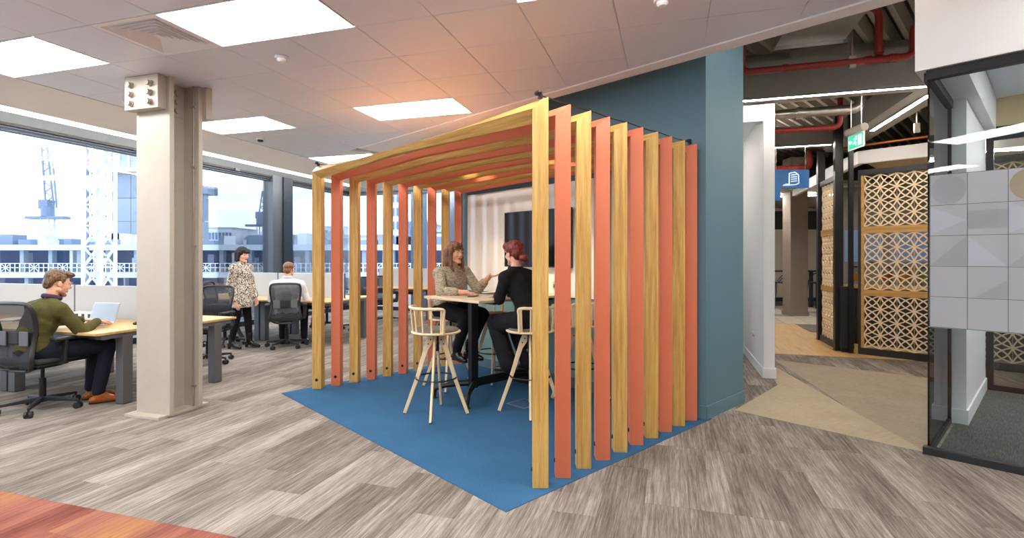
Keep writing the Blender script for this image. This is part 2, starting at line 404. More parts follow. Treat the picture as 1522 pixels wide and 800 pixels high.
# ceiling lights
ORD = ['first', 'second', 'third', 'fourth', 'fifth', 'sixth', 'seventh', 'eighth', 'ninth', 'tenth']
for (i, j), where in zip(lights, ['large bright panel beside the square air grille', 'left of the column, cut by the picture edge', 'panel above the near end of the pergola', 'panel right of the column head', 'far panel just above the left corner of the pergola', 'panel hidden over the back of the pergola', '', '', '', '', '', '', '', '', '']):
    p, q = px0 + i * TX, qy0 + j * TY
    lab = 'white recessed LED ceiling light, ' + where if where else f'white LED ceiling light outside the picture, {ORD[(i + 4) // 4]} from the windows, {ORD[(j + 8) // 4]} from the back wall'
    t = thing('ceiling_light', lab, 'ceiling light', G(p, q, CZ), RG, 'LED panels in the tiled ceiling')
    L_, W_ = 2 * TX, TY; f = MB()
    for x0, x1, y0, y1 in ((0, L_, 0, .014), (0, L_, W_ - .014, W_), (0, .014, .014, W_ - .014), (L_ - .014, L_, .014, W_ - .014)): f.bb(x0 + .002, x1 - .002, y0 + .002, y1 - .002, -.003, .02)
    f.build('frame', M['white'], t)
    MB().bb(.014, L_ - .014, .014, W_ - .014, .002, .012).build('diffuser', M['panel'], t)
# air grille
p, q = px0 + vent[0] * TX, qy0 + vent[1] * TY
t = thing('air_grille', 'square white four-way air diffuser in the ceiling beside the large light', 'vent', G(p + TX / 2, q + TY / 2, CZ), RG)
hx, hy = TX / 2 - .003, TY / 2 - .003
def ring(mb, s0, s1, z0, z1, th=.002):
    for k in range(4):
        c, s = [(1, 0), (0, 1), (-1, 0), (0, -1)][k]
        rt = lambda x, y: (x * c - y * s, x * s + y * c)
        q1 = [rt(-s0, -s0), rt(s0, -s0), rt(s1, -s1), rt(-s1, -s1)]
        zz = [z0, z0, z1, z1]
        a = [V(x * hx / .29, y * hy / .29, z) for (x, y), z in zip(q1, zz)]; b = [v + V(0, 0, th) for v in a]
        mb.loft([a, b])
m = MB(); ring(m, .29, .25, 0, 0, .02); m.build('frame', M['white'], t)
for k in range(6):
    s = .25 - k * .038; m = MB(); ring(m, s - .003, s - .023, .001, .026); m.build('louvre', M['white'], t)
MB().loft([[V(x * .028, y * .028, .0) for x, y in ((-1, -1), (1, -1), (1, 1), (-1, 1))], [V(x * .002, y * .002, .02) for x, y in ((-1, -1), (1, -1), (1, 1), (-1, 1))]]).build('core', M['white'], t)
MB().bb(-.27, .27, -.26, .26, .030, .032).build('plenum', M['blackp'], t, loc=(0, 0, .035))
# detectors
def detector(p, q, lab, dark=False):
    t = thing('smoke_detector', lab, 'smoke detector', G(p, q, CZ))
    MB().lathe([(.0, .0), (.052, .0), (.055, -.012), (.05, -.02), (.0, -.02)]).build('base', M['white'], t, smooth=True)
    MB().lathe([(.0, -.018), (.036, -.02), (.038, -.034), (.026, -.046), (.0, -.048)]).build('sensor', M['blackp'] if dark else M['white'], t, smooth=True)
detector(-3.007, 3.477, 'round white smoke detector on the tile right of the air grille')
detector(-.041, 3.40, 'white smoke detector at the top edge of the picture')
detector(-5.374, 5.802, 'small dark ceiling sensor beyond the column head', True)
detector(-5.42, 4.02, 'small sprinkler rose beside the left of the column head')
# ================================================================ STEEL COLUMN
t = thing('steel_column', 'cream painted steel I-section column with bolted splice plates at its head', 'column', G(-4.49, 3.555), RG)
FW, FD, FT = .40, .345, .045
m = MB(); m.bb(-FW / 2, FW / 2, 0, FT, .02, CZ); m.build('flange', M['steelcol'], t, bevel=.004)
m = MB(); m.bb(-FW / 2, FW / 2, FD - FT, FD, .02, CZ); m.build('flange', M['steelcol'], t, bevel=.004)
MB().bb(-.02, .02, FT, FD - FT, .02, CZ).build('web', M['steelcol'], t)
MB().bb(-.245, .17, -.085, FD + .1, 0, .026).build('base_plate', M['steelcol'], t, bevel=.003)
def bolts(par, y, d, xs, z0=2.83, dz=.082):
    for x in xs:
        for k in range(3):
            mb = MB().cyl((x, y, z0 + k * dz), (x, y + d * .012, z0 + k * dz), .030, n=12).cyl((x, y + d * .010, z0 + k * dz), (x, y + d * .038, z0 + k * dz), .024, n=6)
            mb.build('bolt', M['steelcol'], par)
pl = MB().bb(-.235, .165, -.085, 0, 2.775, CZ).build('splice_plate', M['steelcol'], t, bevel=.004); bolts(pl, -.085, -1, (-.15, .075))
pl = MB().bb(-.235, .24, FD, FD + .07, 2.775, CZ).build('splice_plate', M['steelcol'], t, bevel=.004)
pl = MB().bb(.02, .03, FT + .02, FD - FT - .01, 2.775, CZ).build('splice_plate', M['steelcol'], t); 
for k in range(3):
    MB().cyl((.03, .21, 2.83 + k * .082), (.055, .21, 2.83 + k * .082), .026, n=8).build('bolt', M['steelcol'], pl)
m = MB().tube([(.145, FD - .055, .02), (.145, FD - .055, CZ)], .010, 8); m.build('conduit', M['galv'], t, smooth=True)
for z in (.22, 1.55, 2.3, 2.88): MB().box((.145, FD - .05, z), (.05, .03, .02)).build('conduit_clip', M['galv'], t)
# ================================================================ WINDOW WALL (left, along g1) and return (far, along g2)
WP, QF = -8.6, 12.6
win = MB(); win.bb(WP - .012, WP, -4, QF, .08, 3.18); win = struct(win.build('window_1', M['glass'], rz=RG))
fr = MB(); fr.bb(WP - .10, WP + .10, -4, QF, 3.26, 3.40); fr.build('head_cladding', pbr('head_grey', '43474d', .5, .2), win)
fr = MB(); fr.bb(WP - .06, WP + .09, -4, QF, 3.225, 3.26); fr.build('head_slot', M['black'], win)
for z in (3.15, 3.19): MB().bb(WP - .05, WP + (.07 if z > 3.16 else .05), -4, QF, z, z + .022).build('head_rail', M['dark_alu'], win, bevel=.003)
for q in (-1.2, 4.25, 8.55): MB().box((WP + .10, q, 3.245), (.03, .12, .05)).build('blind_bracket', M['grey_alu'], win)
MB().bb(WP - .06, WP + .06, -4, QF, 0, .10).build('sill_rail', M['dark_alu'], win)
for q in (1.2,): MB().bb(WP - .08, WP + .08, q - .05, q + .05, .1, 3.2).build('mullion', M['dark_alu'], win, bevel=.004)
MB().bb(WP - .16, WP + .12, 9.53, 9.83, 0, 3.28).build('mullion', M['grey_alu'], win, bevel=.004)
MB().bb(WP - .16, WP + .16, 9.83, 10.12, 0, 3.28).build('mullion', M['dark_alu'], win, bevel=.004)
w2 = struct(MB().bb(WP, -1.2, QF, QF + .012, .08, 3.18).build('window_2', M['glass'], rz=RG))
MB().bb(WP, -1.2, QF - .1, QF + .1, 3.16, 3.40).build('head_cladding', M['grey_alu'], w2)
MB().bb(WP, -1.2, QF - .12, QF - .1, 3.20, 3.25).build('head_slot', M['dark_alu'], w2)
MB().bb(WP, -1.2, QF - .06, QF + .06, 0, .1).build('sill_rail', M['dark_alu'], w2)
cl = pbr('blue_grey_cladding', '5d6f8a', .3, .3)
for p0, p1 in ((-6.62, -6.28), (-5.72, -5.2)): MB().bb(p0, p1, QF - .12, QF + .16, 0, 3.18).build('mullion', cl, w2, bevel=.004)
MB().bb(-5.2, -2.0, QF + .9, QF + 1.0, 0, 3.4).build('return_panel', cl, w2)
# cove: raised soffit with a strip on the ledge; added glowing panels whiten it
cv = struct(MB().bb(WP - .1, -6.6, -4, QF + .1, 3.40, 3.44).build('ceiling_cove', M['plaster'], rz=RG))
MB().bb(-6.6, -1.2, 10.7, QF + .1, 3.40, 3.44).build('cove_soffit', M['plaster'], cv)
MB().bb(WP + .12, -6.9, -3.8, QF - .15, 3.392, 3.399).build('cove_glow_panel', M['soffit_glow'], cv); MB().bb(-6.9, -1.4, 10.8, QF - .15, 3.392, 3.399).build('cove_glow_panel', M['soffit_glow'], cv)
MB().bb(-6.62, -6.58, -4, 10.9, CZ + .05, 3.42).build('cove_upstand', M['plaster'], cv)
MB().bb(-6.6, -1.2, 10.66, 10.7, CZ + .05, 3.42).build('cove_upstand', M['plaster'], cv)
MB().bb(-6.78, -6.70, -3.5, 10.85, CZ + .055, CZ + .07).build('light_strip', M['cove'], cv)
MB().bb(-6.7, -2.0, 10.78, 10.84, CZ + .055, CZ + .07).build('light_strip', M['cove'], cv)
# ================================================================ PERGOLA WALL (teal blue) with whiteboard and screen
WY = 2.035; WT = .80; WX = .105; HW = 4.2
wallm = MB().bb(-3.50, WX, WY, WY + WT, 0, HW)
wall = struct(wallm.build('wall_meeting', M['wallblue'], loc=R0, rz=RB))
bm_ = MB(); bm_.bb(-3.50, WX + .012, WY - .012, WY, 0, .12); bm_.bb(WX, WX + .012, WY - .012, WY + WT + .012, 0, .12)
struct(bm_.build('baseboard_meeting', M['wallblue'], loc=R0, rz=RB, bevel=.003))
# lower half of the meeting wall is a lighter paint
wl_ = struct(MB().bb(-3.40, -1.12, WY - .004, WY, .12, 1.0).build('wall_meeting_panel', pbr('light_teal_paint', '7ba6ab', .55), loc=R0, rz=RB))
t = thing('whiteboard', 'pale glossy glass whiteboard on the blue wall inside the pergola', 'whiteboard', PB(0, WY), RB)
MB().bb(-3.25, -1.12, -.022, -.004, 1.0, 2.285).build('panel', M['whiteboard'], t, bevel=.002)
MB().bb(-3.255, -1.115, -.012, -.003, .992, 1.0).build('edge_rail', M['grey_alu'], t)
t = thing('television', 'large black flat television mounted on the whiteboard wall', 'television', PB(-1.92, WY - .03), RB)
MB().bb(-.53, .53, -.05, -.012, 1.33, 1.995).build('bezel', M['blackp'], t, bevel=.004)
MB().bb(-.518, .518, -.0525, -.049, 1.345, 1.985).build('screen', M['tv'], t)
MB().bb(-.25, .25, -.014, .01, 1.5, 1.8).build('wall_bracket', M['black'], t)
MB().bb(-.03, .03, -.056, -.048, 1.325, 1.334).build('badge', M['steel_grey'], t)
t = thing('wall_socket', 'small steel double socket plate on the wall under the television', 'socket', PB(-1.62, WY - .023), RB)
MB().bb(-.075, .075, -.012, 0, 1.08, 1.17).build('plate', pbr('socket_plate', 'c6bfae', .35, .3), t, bevel=.003)
for x in (-.035, .035): MB().bb(x - .018, x + .018, -.016, -.011, 1.10, 1.14).build('outlet', M['blackp'], t)
# high wall continues above the ceiling edge; building shell
shell = pbr('shell_grey', '7d7a75', .8)
struct(MB().bb(-15, 14, -6.2, -6, -.3, 4.8).build('wall_back', M['plaster']))
struct(MB().bb(11, 11.2, -6, 21, -.3, 4.8).build('wall_right', shell))
struct(MB().bb(1.2, 11, 20.8, 21, -.3, 4.8).build('wall_far', M['plaster']))
roof = [G(WP - .25, -4.2), G(WP - .25, QF + .2), G(-1.0, QF + .2), G(-1.0, 21.5), V(11.2, 21, 0), V(11.2, -6.2, 0), V(-4, -6.2, 0)]
struct(MB().prism([(w.x, w.y) for w in roof], 4.7, 4.8).build('ceiling_slab', shell))
struct(MB().bb(WP - .2, WP + .1, -4.2, QF + .2, 3.44, 4.7).build('wall_spandrel', shell, rz=RG))
struct(MB().bb(WP - .2, -1, QF - .1, QF + .2, 3.44, 4.7).build('wall_spandrel_far', shell, rz=RG))
struct(MB().bb(-1.2, -1.0, 7.6, 22, 0, 4.7).build('wall_core', M['plaster'], rz=RG))
struct(MB().bb(-9.2, 3.5, -4.2, -4.0, 0, 4.7).build('wall_near', M['plaster'], rz=RG))
# ================================================================ PERGOLA: ten portal frames of square timber set on the diagonal
PSP, PWID, S2, ZC = .2156, 3.354, .0711, 2.378
ORD = ['first', 'second', 'third', 'fourth', 'fifth', 'sixth', 'seventh', 'eighth', 'ninth', 'tenth']
def post_ring(cx, top, side):
    d = [(S2, 0), (0, S2), (-S2, 0), (0, -S2)]
    return [V(cx + x, y, (ZC + side * x) if top else 0.004) for x, y in d]
pr = MB().loft([post_ring(0, False, 1), post_ring(0, True, 1)]).mesh('post'); plm = MB().loft([post_ring(-PWID, False, -1), post_ring(-PWID, True, -1)]).mesh('post')
bmm = MB().loft([post_ring(0, True, 1), post_ring(-PWID, True, -1)]).mesh('beam')
nrm = V(-1, -1, 0).normalized()
bt = MB()
boltm = {}
for side, cx in ((1, 0), (-1, -PWID)):
    n_ = V(-1, -1, 0).normalized() if side > 0 else V(1, -1, 0).normalized()
    c = V(cx, 0, .105) + n_ * (S2 / math.sqrt(2))
    boltm[side] = MB().cyl(c - n_ * .004, c + n_ * .006, .016, n=12).cyl(c + n_ * .005, c + n_ * .009, .009, n=6).mesh('bolt'); boltm[side].materials.append(M['black'])
def mcopy(me, mat):
    c = me.copy(); c.materials.append(mat); return c
PM = {k: (mcopy(pr, M[v]), mcopy(plm, M[v]), mcopy(bmm, M[h])) for k, v, h in (('oak', 'oak_v', 'oak_h'), ('coral', 'coral', 'coral'))}
for k in range(10):
    kind = 'oak' if k % 2 == 0 else 'coral'
    desc = 'natural oak' if k % 2 == 0 else 'coral painted timber'
    end = {0: ', the nearest of the pergola', 9: ', the last, against the blue wall'}.get(k, '')
    t = thing('portal_frame', f'{desc} portal frame, {ORD[k]} from the camera{end}', 'frame', PB(0, PSP * k), RB, 'portal frames of the slatted pergola')
    a, b, c = PM[kind]
    po = link('post', a, t); link('bolt', boltm[1], po); po = link('post', b, t); link('bolt', boltm[-1], po)
    link('beam', c, t)
    for o in t.children:
        m = o.modifiers.new('bevel', 'BEVEL'); m.width = .002; m.segments = 1
for x, lab in ((0, 'thin black wire strung over the right-hand tops of the pergola frames'), (-PWID, 'thin black wire strung over the left-hand tops of the pergola frames')):
    t = thing('catenary_wire', lab, 'wire', PB(x, 0, 0), RB)
    pts = [V(0, -.02 + i * .1, ZC + S2 + .022 + .004 * math.sin(i * 1.4)) for i in range(21)]
    MB().tube(pts, .004, 6).build('wire', M['black'], t, smooth=True)
    for y in (0.0, PSP * 9):
        MB().cyl((0, y, ZC + S2 + .004), (0, y, ZC + S2 + .03), .016).ell((0.0, y - .02, ZC + S2 + .035), (.03, .02, .016)).build('clamp', M['black'], t, smooth=True)
for x, lab in ((-1.05, 'small warm spotlight on the wire over the pergola, right of the television'), (-2.25, 'small warm spotlight on the wire over the pergola, left of the television')):
    t = thing('spotlight', lab, 'light', PB(x, PSP * 5, ZC + .17), RB, 'spotlights over the pergola')
    d = V(0, .62, -1.0).normalized()
    MB().cyl(-d * .06, d * .06, .034, .040, 16).build('head', M['black'], t, smooth=True); MB().cyl((0, 0, -.094), (0, 0, 0), .012).build('stem', M['black'], t)
    ld = bpy.data.lights.new('spot_lamp', 'SPOT'); ld.energy = 34; ld.color = (1, .80, .55); ld.spot_size = R(95); ld.spot_blend = .6; ld.shadow_soft_size = .03
    lo = bpy.data.objects.new('spot_lamp', ld); C.objects.link(lo); lo.parent = t; lo.location = d * .065; lo.rotation_euler = d.to_track_quat('-Z', 'Y').to_euler()
# ================================================================ HIGH TABLE
TZ = 1.04
tb = thing('high_table', 'bar-height meeting table with pale top and black steel frame reaching the whiteboard wall', 'table', V(-.617, 5.135, 0), RB)
TL = 1.30
m = MB().bb(-.45, .45, 0, TL, TZ - .026, TZ); m.build('tabletop', M['laminate'], tb, bevel=.004)
for y in (.30, 1.10):
    m = MB().bb(-.03, .03, y - .045, y + .045, .10, TZ - .06); m.build('post', M['black'], tb, bevel=.004)
    MB().bb(-.35, .35, y - .03, y + .03, TZ - .06, TZ - .027).build('top_bracket', M['black'], tb)
MB().bb(-.02, .02, .345, 1.055, .11, .20).build('stretcher', M['black'], tb, bevel=.004)
for s in (-1, 1):
    m = MB().tube(smooth_path([(s * .02, .30, .15), (s * .16, .13, .135), (s * .255, .02, .10), (s * .268, .0, .045)], 4), [.030] * 5 + [.026] * 8, 8); ft = m.build('foot', M['black'], tb, smooth=True)
    MB().cyl((s * .268, 0, .006), (s * .268, 0, .05), .024).cyl((s * .268, 0, .005), (s * .268, 0, .012), .038).build('glide', M['blackp'], ft)
MB().bb(-.28, .28, 1.08, 1.12, .006, .10).build('foot', M['black'], tb, bevel=.004)
t = thing('smartphone', 'black smartphone on the pale high table by the knitted jumper woman', 'phone', V(-.40, 5.33, TZ + .001), RB + .5)
MB().bb(-.036, .036, -.072, .072, 0, .008).build('body', M['blackp'], t, bevel=.004)
MB().bb(-.032, .032, -.066, .066, .008, .0085).build('screen', M['tv'], t)
t = thing('notebook', 'closed dark notebook lying near the middle of the high table', 'notebook', V(-.20, 5.60, TZ + .001), RB + .2)
MB().bb(-.10, .10, -.14, .14, 0, .003).bb(-.10, .10, -.14, .14, .011, .014).bb(-.10, -.097, -.14, .14, 0, .014).build('cover', pbr('notebook_cover', '4a3b30', .6), t)
MB().bb(-.096, .096, -.136, .136, .003, .011).build('pages', M['white'], t)
# floor box
t = thing('floor_box', 'square grey service hatch set in the blue carpet under the high table', 'floor box', V(.12, 5.10, .004), RB)
MB().bb(-.13, .13, -.13, .13, 0, .004).build('frame', pbr('floor_box_grey', '6d7478', .5, .3), t)
MB().bb(-.105, .105, -.105, .105, .004, .006).build('lid', pbr('floor_box_lid', '2f587f', .9), t)
# ================================================================ BAR STOOLS
def make_stool(label, loc, rz):
    t = thing('bar_stool', label, 'stool', loc, rz, 'ash bar stools round the high table')
    for k in range(4):
        an = R(45 + 90 * k); d = V(math.cos(an), math.sin(an), 0); s = V(-d.y, d.x, 0)
        rg = []
        for r_, z, w, th in ((.030, .735, .03, .020), (.040, .72, .062, .022), (.062, .66, .066, .022), (.092, .60, .046, .022), (.175, .33, .036, .022), (.292, .004, .030, .022)):
            c = d * r_ + V(0, 0, z)
            tn = V(d.x * .36, d.y * .36, -.93).normalized(); nn = s
            out = nn.cross(tn).normalized()
            rg.append([c + nn * th / 2 * i + out * w / 2 * j for i, j in ((-1, -1), (1, -1), (1, 1), (-1, 1))])
        lg = MB().loft(rg).build('leg', M['ash'], t, bevel=.004)
        b = MB()
        for r_, z in ((.050, .685), (.072, .645)):
            c = d * r_ + V(0, 0, z); b.cyl(c - s * .014, c + s * .014, .007, n=8)
        b.build('bolt', M['blackp'], lg)
        MB().cyl(d * .292, d * .292 + V(0, 0, .006), .014).build('glide', M['blackp'], lg)
    MB().cyl((0, 0, .58), (0, 0, .748), .028, n=16).cyl((0, 0, .735), (0, 0, .749), .09, n=16).build('swivel_hub', M['black'], t, smooth=True)
    MB().lathe([(0, .748), (.218, .748), (.228, .755), (.228, .763), (.22, .769), (0, .769)], n=32).build('seat_ring', M['ash'], t, smooth=50)
    MB().lathe([(0, .768), (.205, .768), (.210, .775), (.200, .787), (.14, .793), (0, .794)], n=32).build('seat_pad', M['grey_seat'], t, smooth=50)
    pts = []
    A0 = 102
    for i in range(21):
        a = R(-90 - A0 + 2 * A0 * i / 20); e = min(i, 20 - i)
        z = .985 if e > 3 else (.765, .84, .925, .972)[e]; rr = .236 if e > 0 else .214
        pts.append(V(math.cos(a) * rr, math.sin(a) * rr, z))
    # straighten the ends: they drop to the ring
    for e, f in ((0, 3), (1, 3), (2, 3)):
        pts[e].xy = pts[3].xy * (.93 + .02 * e); pts[20 - e].xy = pts[17].xy * (.93 + .02 * e)
    MB().tube(smooth_path(pts, 3), .0145, 8).build('back_rail', M['ash'], t, smooth=True)
    for i in range(7):
        a = R(-90 - 66 + 22 * i); MB().cyl((math.cos(a) * .212, math.sin(a) * .212, .764), (math.cos(a) * .235, math.sin(a) * .235, .982), .0085, .0085, 8).build('spindle', M['ash'], t, smooth=True)
    MB().torus((0, 0, .335), .186, .008, 40).build('foot_ring', M['black'], t, smooth=True)
    return t
st = make_stool('pale ash bar stool standing empty at the near end of the high table', V(-.70, 4.78, .004), RB)
fa, fb = RB + math.pi / 2, RB - math.pi / 2      # facing the table from the right side / from the left side
dup(st, V(.17, 4.85, .004), fa, 'ash bar stool that the woman in black with red hair sits on')
dup(st, V(-.70, 5.80, .004), fb, 'ash bar stool that the woman in the knitted jumper sits on')
dup(st, V(-.22, 6.10, .004), fb, 'empty ash bar stool behind the table, its spindles against the light teal wall')
dup(st, V(.70, 5.28, .004), fa, 'empty ash bar stool seen between the right-hand posts, near the wall')
# ================================================================ TASK CHAIRS
mesh_fab = N('chair_mesh'); _t = mesh_fab.n('BsdfTransparent'); _m = mesh_fab.n('MixShader'); _m.inputs[0].default_value = .80
mesh_fab.b.inputs['Base Color'].default_value = lin('2c3038'); mesh_fab.b.inputs['Roughness'].default_value = .8
mesh_fab.l(_t.outputs[0], _m.inputs[1]); mesh_fab.l(mesh_fab.b.outputs[0], _m.inputs[2]); mesh_fab.l(_m.outputs[0], mesh_fab.out.inputs['Surface']); M['mesh'] = mesh_fab.m
M['lumbar'] = pbr('lumbar_pad', '5c5f64', .5)
def make_chair(label, loc, rz):
    t = thing('task_chair', label, 'chair', loc, rz, 'black mesh task chairs at the desks')
    b = MB().cyl((0, 0, .075), (0, 0, .125), .045, .035, 14); b.build('base_hub', M['blackp'], t, smooth=True)
    for k in range(5):
        a = R(18 + 72 * k); d = V(math.cos(a), math.sin(a), 0)
        lg = MB().bar(d * .03 + V(0, 0, .105), d * .315 + V(0, 0, .082), .042, .045, .026, .024).build('base_leg', M['blackp'], t, bevel=.006)
        s = V(-d.y, d.x, 0); c = d * .31
        MB().cyl(c + V(0, 0, .03), c + V(0, 0, .09), .010, n=8).cyl(c + s * .008 + V(0, 0, .03), c + s * .028 + V(0, 0, .03), .030, n=14).cyl(c - s * .008 + V(0, 0, .03), c - s * .028 + V(0, 0, .03), .030, n=14).build('caster', M['blackp'], lg, smooth=True)
    MB().cyl((0, 0, .10), (0, 0, .30), .028, n=14).cyl((0, 0, .29), (0, 0, .41), .016, n=12).build('gas_lift', M['black'], t, smooth=True)
    MB().bb(-.09, .09, -.15, .12, .40, .445).build('mechanism', M['blackp'], t, bevel=.01)
    MB().bb(-.235, .235, -.21, .25, .445, .462).build('seat_pan', M['blackp'], t, bevel=.008)
    MB().bb(-.24, .24, -.215, .26, .462, .515).build('seat', M['charcoal'], t, bevel=.024, seg=3)
    half = [(0, -0.200, .405), (.12, -0.205, .41), (.195, -0.240, .45), (.222, -0.255, .53), (.20, -0.220, .66), (.205, -0.205, .76), (.222, -0.230, .90), (.215, -0.255, .99), (.17, -0.267, 1.025), (0, -0.273, 1.032)]
    right = [V(*p) for p in half]; left = [V(-x, y, z) for x, y, z in half[1:-1]][::-1]
    MB().tube(smooth_path(right + left, 4, True), .0135, 8, True, 1.5).build('back_frame', M['blackp'], t, smooth=True)
    rs = smooth_path(right, 4); m = MB(); rings = []
    for p in rs: rings.append([V(p.x * u, p.y + .012 * (1 - u * u), p.z) for u in (-1, -.6, -.2, .2, .6, 1)])
    fs = []; vs_ = [v for r in rings for v in r]
    for i in range(len(rings) - 1):
        for j in range(5): fs.append((i * 6 + j, i * 6 + j + 1, (i + 1) * 6 + j + 1, (i + 1) * 6 + j))
    m.add(vs_, fs); m.build('back_mesh', M['mesh'], t, smooth=True)
    lm = MB()
    for i in range(8):
        x0 = -.19 + i * .0475; lm.bb(x0, x0 + .0475, -.231 - .012 * math.sin(math.pi * (i + .5) / 8), -.223 - .012 * math.sin(math.pi * (i + .5) / 8), .665, .765)
    l_ = lm.build('lumbar_band', M['blackp'], t)
    for s in (-1, 1): MB().bb(s * .075, s * .175, -.255, -.244, .645, .775).build('lumbar_pad', M['lumbar'], l_, bevel=.01)
    for s in (-1, 1): MB().tube(smooth_path([(s * .07, -.08, .425), (s * .10, -.2, .41), (s * .13, -.215, .42)], 4), .018, 8).build('back_support', M['blackp'], t, smooth=True)
    for s in (-1, 1):
        ar = MB().bar((s * .27, -.02, .47), (s * .275, -.01, .672), .028, .055, .028, .07).bb(s * .2, s * .284, -.05, .02, .446, .474).build('arm_post', M['blackp'], t, bevel=.006)
        MB().bb(s * .275 - .04, s * .275 + .04, -.12, .13, .672, .70).build('arm_pad', M['blackp'], ar, bevel=.012, seg=3)
    return t
ch = make_chair('black mesh task chair the man in the green jumper sits on', G(-5.71, 3.42), -.20)
dup(ch, G(-5.90, 6.93), .34, 'black mesh task chair the man in the white shirt sits on')
dup(ch, G(-6.05, 5.58), RG + math.pi + .30, 'empty black task chair just right of the column, behind the near desk end')
dup(ch, G(-7.02, 6.80), RG - 1.15, 'empty black task chair turned sideways beside the standing woman')
dup(ch, G(-6.05, 10.2), RG + .25, 'empty black task chair seen through the pergola posts at the farthest bench')
dup(ch, G(-5.95, 9.05), RG + math.pi, 'black task chair tucked behind the middle desk bench, cut by a coral post')
dup(ch, G(-6.75, 9.1), RG + math.pi + .2, 'black task chair behind the grey screen of the middle bench')
dup(ch, G(-4.55, 10.3), RG + .4, 'dark task chair at the farthest bench, behind the knitted jumper')
dup(ch, G(-7.55, 3.45), RG + .5, 'black task chair out of the picture on the left')
# ================================================================ DESK BENCHES
DZ = .73
def desk(p0, p1, q0, q1, near, lab, z=DZ, cable=False):
    t = thing('desk', lab, 'desk', G((p0 + p1) / 2, (q0 + q1) / 2), RG, 'oak topped desks in the benches')
    x, y = (p1 - p0) / 2, (q1 - q0) / 2
    MB().bb(-x + .004, x - .004, -y, y, z - .025, z).build('desktop', M['desk_oak'], t, bevel=.003)
    MB().bb(-x + .1, x - .1, -y + .14, -y + .19, z - .085, z - .026).bb(-x + .1, x - .1, y - .19, y - .14, z - .085, z - .026).build('frame', M['steel_grey'], t)
    for s in (-1, 1):
        lx = s * (x - .055); ly = (-y + .30) * near; lg = MB().bb(lx - .05, lx + .05, ly - .05, ly + .05, .006, z - .05).build('leg', M['steel_grey'], t, bevel=.004)
        MB().bb(lx - .035, lx + .035, -y + .06, y - .06, z - .068, z - .026).build('bracket', M['steel_grey'], lg)
        MB().bb(lx - .045, lx + .045, ly - .045, ly + .045, 0, .008).build('foot', M['blackp'], lg)
    MB().bb(-.35, .35, -.06, .10, z - .16, z - .03).build('cable_tray', M['blackp'], t)
    if cable:
        m = MB(); n = 26
        for i in range(n):
            u = i / (n - 1); zz = z - .06 - (z - .10) * u; yy = -y + .30 - .13 * math.sin(u * math.pi); m.box((x - .42, yy, zz), (.06, .045, .02))
        m.build('cable_spine', M['blackp'], t)
    return t
B1, B2, B3 = 4.42, 7.78, 11.35
desk(-6.8, -5.12, 3.50, B1 - .02, 1, 'oak topped desk with the open laptop, where the man in green works')
desk(-8.45, -6.82, 3.50, B1 - .02, 1, 'oak desk behind the man in green, running off the left edge')
desk(-6.8, -4.98, B1 + .02, 5.0, True, 'oak desk whose end shows just right of the steel column')
desk(-8.45, -6.82, B1 + .02, 4.95, -1, 'oak desk behind the grey screen on the left')
desk(-6.8, -5.22, 7.08, B2 - .02, 1, 'oak desk in front of the man in the white shirt', cable=True)
desk(-8.45, -6.82, 7.08, B2 - .02, 1, 'oak desk behind the woman in the leopard print tunic', cable=True)
desk(-6.8, -5.22, B2 + .02, 8.46, -1, 'far desk of the middle bench, its steel leg seen between oak and coral posts')
desk(-8.45, -6.82, B2 + .02, 8.46, -1, 'far desk of the middle bench beside the window')
desk(-6.9, -5.3, 10.65, B3 - .02, 1, 'oak desk of the farthest bench, left part between the pergola posts')
desk(-5.28, -3.7, 10.65, B3 - .02, 1, 'oak desk of the farthest bench, behind the woman in the knitted jumper')
def screen(p0, p1, q, lab, z1=1.13):
    t = thing('desk_screen', lab, 'screen', G((p0 + p1) / 2, q, 0), RG, 'pale grey fabric desk screens')
    x = (p1 - p0) / 2
    MB().bb(-x + .004, x - .004, -.016, .016, .66, z1).build('panel', M['screen_fab'], t, bevel=.006)
    for x0 in (-x + .003, x - .012): MB().bb(x0, x0 + .009, -.017, .017, .66, z1).build('edge_trim', M['steel_grey'], t)
screen(-8.45, -6.8, B1, 'pale grey desk screen left of the seam behind the man in green', 1.115)
screen(-6.8, -5.12, B1, 'pale grey desk screen behind the open laptop', 1.115)
screen(-7.9, -6.8, B2, 'pale grey desk screen behind the standing woman', 1.16)
screen(-6.8, -5.4, B2, 'pale grey desk screen in front of the man in the white shirt', 1.16)
screen(-6.9, -5.3, B3, 'grey desk screen at the farthest bench, behind the coral posts', 1.17)
screen(-5.28, -3.7, B3, 'grey desk screen at the farthest bench, next to the head of the seated woman', 1.17)
# laptop
t = thing('laptop', 'open silver laptop on the desk of the man in green', 'laptop', G(-5.83, 4.03, DZ), RG + .12)
sil = pbr('silver_aluminium', 'b9bcc2', .35, .6)
MB().bb(-.165, .165, -.225, 0, .002, .016).build('base', sil, t, bevel=.004)
kb = MB()
for i in range(12):
    for j in range(5): kb.bb(-.145 + i * .0243, -.145 + i * .0243 + .020, -.125 + j * .021, -.125 + j * .021 + .017, .0155, .018)
kb.build('keyboard', M['blackp'], t)
MB().bb(-.045, .045, -.21, -.14, .0158, .017).build('trackpad', M['grey_alu'], t)
rx = Matrix.Rotation(R(-20), 3, 'X')
MB().box(rx @ V(0, .004, .115) + V(0, .0, .012), (.33, .007, .225), rx).build('lid', sil, t, bevel=.003)
k = N('laptop_screen'); k.b.inputs['Base Color'].default_value = lin('8b97a5'); k.b.inputs['Emission Color'].default_value = lin('c9d8e6'); k.b.inputs['Emission Strength'].default_value = .12; k.b.inputs['Roughness'].default_value = .15
MB().box(rx @ V(0, -.0005, .118) + V(0, .0, .012), (.31, .003, .195), rx).build('screen', k.m, t)
